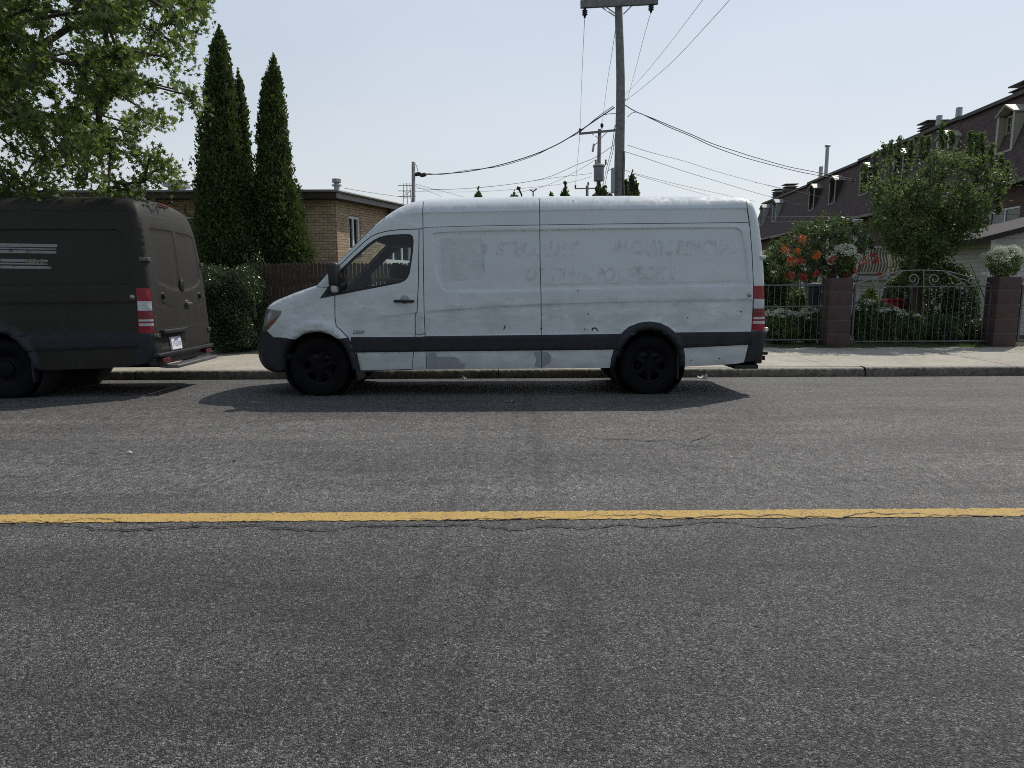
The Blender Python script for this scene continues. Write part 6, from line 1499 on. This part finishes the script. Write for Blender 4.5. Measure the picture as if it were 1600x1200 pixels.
for px in (931, 946.5): b = MB(); c = at(px, 254, Y2 - .5) - bb2; b.lathe([(0, .2), (.05, .18), (.07, .1), (.04, .08), (.07, 0), (.05, -.15)], 8, Matrix.Translation(c)); b.build('bushing', M['pole'], to, smooth=True)
b = MB(); b.box(at(927, 231, Y2 - .2) - bb2, (.12, .14, .5), ry=.15); b.tube([at(928, 227, Y2 - .2) - bb2, at(935, 222, Y2) - bb2], .025, 4); b.build('fuse_cutout', M['greytrim'], p2_)
Y3 = 82.0
t, bb3 = pole_px(917.5, 290, 917.5, 302, Y3, 0, 0, 0.0); p3 = empty('utility_pole', bb3, 'most distant utility pole, its crossarm just above the white van roof', 'utility pole')
b = MB(); b.tube([(0, 0, 0), t - bb3], [.2, .17], 8); b.build('pole_shaft', M['pole'], p3, smooth=True); arm_px(p3, bb3, ((898, 294.8), (934, 294.2)), Y3 - .2, .12, M['pole'], 'crossarm'); insul(p3, bb3, 899, 291.5, Y3 - .2, .4, sc_=1.6); insul(p3, bb3, 919, 287, Y3 - .2, .45, sc_=1.6)
WG = 'overhead wires'
def wire(pts, Ys, r, label, sm=5):
    n = len(pts); P_ = []
    for i, (px, py) in enumerate(pts):
        f = i / (n - 1); P_.append(tuple(at(px, py, Ys[0] + (Ys[1] - Ys[0]) * f)))
    b = MB(); P_ = smooth_pts(P_, sm) if n > 2 else P_; r *= .72; o0 = Vector(P_[0]); b.tube([Vector(q_) - o0 for q_ in P_], r, 5); o = b.build('overhead_wire', M['wire'], None, smooth=True); o.location = o0; return tag(o, label, 'wire', WG)
wire([(960, 168), (936, 184), (905, 205), (870, 226), (830, 243), (780, 258), (730, 268), (690, 271.5), (662, 273)], (22, 30), .026, 'thick sagging cable from the big pole to the service pole on the left')
wire([(958, 166), (946, 174), (930, 186), (905, 207), (890, 215), (860, 231), (830, 245), (780, 260), (730, 266), (690, 272.5), (662, 270)], (22, 30), .016, 'thinner strand twisted beside the thick cable left of the big pole')
wire([(962, 177), (945, 179), (935, 184), (928, 189)], (22, 23), .014, 'short loop of wire joining the left cable near the big pole')
wire([(977, 164.5), (994, 174.5), (1020, 185), (1045, 195.6), (1080, 210), (1112, 224), (1150, 236.5), (1180, 246), (1230, 260), (1267, 267.5), (1337, 281)], (22, 34), .022, 'upper of the twin cables dropping right from the big pole')
wire([(981, 182), (994, 175), (1020, 186.5), (1045, 198.5), (1080, 213), (1112, 228), (1150, 242), (1180, 251), (1230, 264), (1267, 272), (1337, 284)], (22, 34), .020, 'lower of the twin cables dropping right from the big pole')
wire([(977.5, 157), (1000, 140), (1050, 97), (1100, 44), (1150, -12), (1230, -110), (1330, -240), (1480, -440)], (22, 4), .007, 'right-hand wire rising steeply to the top of the picture')
wire([(977, 147), (1000, 124), (1040, 76), (1075, 30), (1104, -8), (1170, -95), (1260, -220), (1400, -420)], (22, 4), .006, 'left-hand wire rising steeply to the top of the picture')
wire([(1017, 19), (1006, 58), (993, 108), (980, 157)], (22, 40), .011, 'thin conductor from the right insulator of the big pole')
wire([(913.7, 26), (911, 80), (908, 150), (906.6, 200)], (22, 46), .012, 'thin conductor from the left insulator down to the second pole')
wire([(906.6, 204), (903, 245), (899, 289)], (46, 82), .020, 'faint conductor between the second and the most distant pole')
wire([(962, 44), (955, 90), (948, 135), (941, 193)], (22, 46), .012, 'thin conductor from behind the big pole down to the second pole top')
wire([(981, 227), (1020, 239), (1070, 252), (1120, 268), (1180, 284.5), (1240, 300)], (22, 40), .012, 'upper thin wire sloping right from mid height of the big pole')
wire([(975, 237), (985, 239.5), (1020, 251), (1070, 268), (1120, 283), (1180, 301), (1264, 324)], (22, 40), .014, 'second thin wire sloping right from mid height of the big pole')
wire([(977, 266), (1000, 273), (1050, 286), (1112, 300), (1180, 315)], (22, 40), .011, 'third thin wire sloping right, low behind the white van roof')
wire([(990, 272), (1030, 284), (1080, 298), (1130, 312)], (22, 40), .010, 'lowest thin wire sloping right behind the white van roof')
wire([(960, 226), (930, 246), (900, 258), (849, 279), (780, 290), (720, 295), (660, 297)], (22, 33), .012, 'upper thin wire running left from the big pole above the white van')
wire([(930, 250), (900, 268), (870, 283), (840, 294), (800, 303)], (46, 60), .016, 'thin wire falling left from the transformer pole')
wire([(925, 271), (880, 276), (830, 283), (780, 290), (700, 296), (648, 294)], (46, 60), .016, 'nearly level thin wire left of the transformer')
wire([(925, 276), (880, 287), (830, 293), (760, 299), (690, 300), (648, 299)], (46, 60), .014, 'lower nearly level thin wire left of the transformer')
wire([(961, 196), (955, 235), (948, 262), (940, 300)], (22, 44), .018, 'steep cable just left of the big pole')
wire([(963, 196), (958, 235), (951, 262), (945, 290), (943, 303)], (22, 44), .016, 'second steep cable just left of the big pole')
wire([(958, 262), (952, 266), (948, 268)], (22, 24), .014, 'tiny jumper wire by the pole cable box')
wire([(650, 288), (680, 296), (700, 301), (725, 308)], (30, 40), .012, 'short thin wire falling right from the foot of the service pole')
wire([(650, 291), (670, 299), (690, 307)], (30, 40), .010, 'shortest thin wire falling right from the foot of the service pole')
wire([(538, 294), (570, 299.5), (600, 304), (645, 310)], (17.3, 24), .008, 'thin wire lying along the sunlit roof edge of the bungalow')
wire([(1186, 339.5), (1240, 339), (1300, 338.5), (1360, 338)], (30, 33), .012, 'upper level wire crossing the dark terrace wall')
wire([(1186, 347), (1230, 347), (1290, 345), (1345, 345)], (30, 33), .010, 'middle level wire crossing the dark terrace wall')
wire([(1190, 371), (1230, 370), (1270, 369)], (28, 28.5), .014, 'lowest level wire crossing the dark terrace wall')
wire([(1180, 285), (1240, 298), (1300, 312)], (40, 42), .012, 'thin sloping wire crossing the terrace roof')
for k, (px, wd, py, Y, lb) in enumerate([(747, 10, 291, 48, 'bare-tipped conifer top just above the white van roof, leftmost of the row'), (804, 12, 297, 52, 'small blunt conifer top second from the left above the white van roof'), (883, 16, 283.5, 50, 'pointed conifer top left of the most distant pole'),
        (937, 18, 278, 44, 'dark conifer top overlapping the transformer pole foot'), (947, 16, 291, 45, 'low conifer top between the transformer pole and the big pole'), (977, 22, 281, 40, 'rounded conifer top touching the right side of the big pole'), (987, 26, 266, 41, 'tallest spindly conifer top right of the big pole'), (862, 9, 299, 60, 'faint tiny conifer top far behind the white van roof')]):
    cedar('conifer_tree', lb, [(py, px - .6, px + .6), (py + 6, px - wd * .14, px + wd * .14), (py + 14, px - wd * .28, px + wd * .28), (303, px - wd * .5, px + wd * .5), (340, px - wd * 1.0, px + wd * 1.0), (400, px - wd * 1.3, px + wd * 1.3)], Y, 3000, 100 + k, .26, 'conifer tops on the skyline')
# light street-lamp stubs on the skyline
p = at(815, 302, 45); b = MB(); b.tube([(0, 0, -p.z), (0, 0, -.1), (-.18, 0, .28)], [.07, .06, .07], 6); b.box((-.2, 0, .3), (.24, .16, .2), ry=.4); o = b.build('floodlight_pole', M['black']); o.location = p; tag(o, 'small black floodlight on a stub above the white van roof', 'floodlight')
p = at(833, 302, 50); b = MB(); b.tube([(0, 0, -p.z), (0, 0, .12)], .05, 6); b.tube([(-.25, 0, .25), (0, 0, .12), (.25, 0, .3)], .05, 6); o = b.build('bracket_pole', M['black']); o.location = p; tag(o, 'tiny dark forked bracket on the skyline, right of the floodlight', 'bracket')
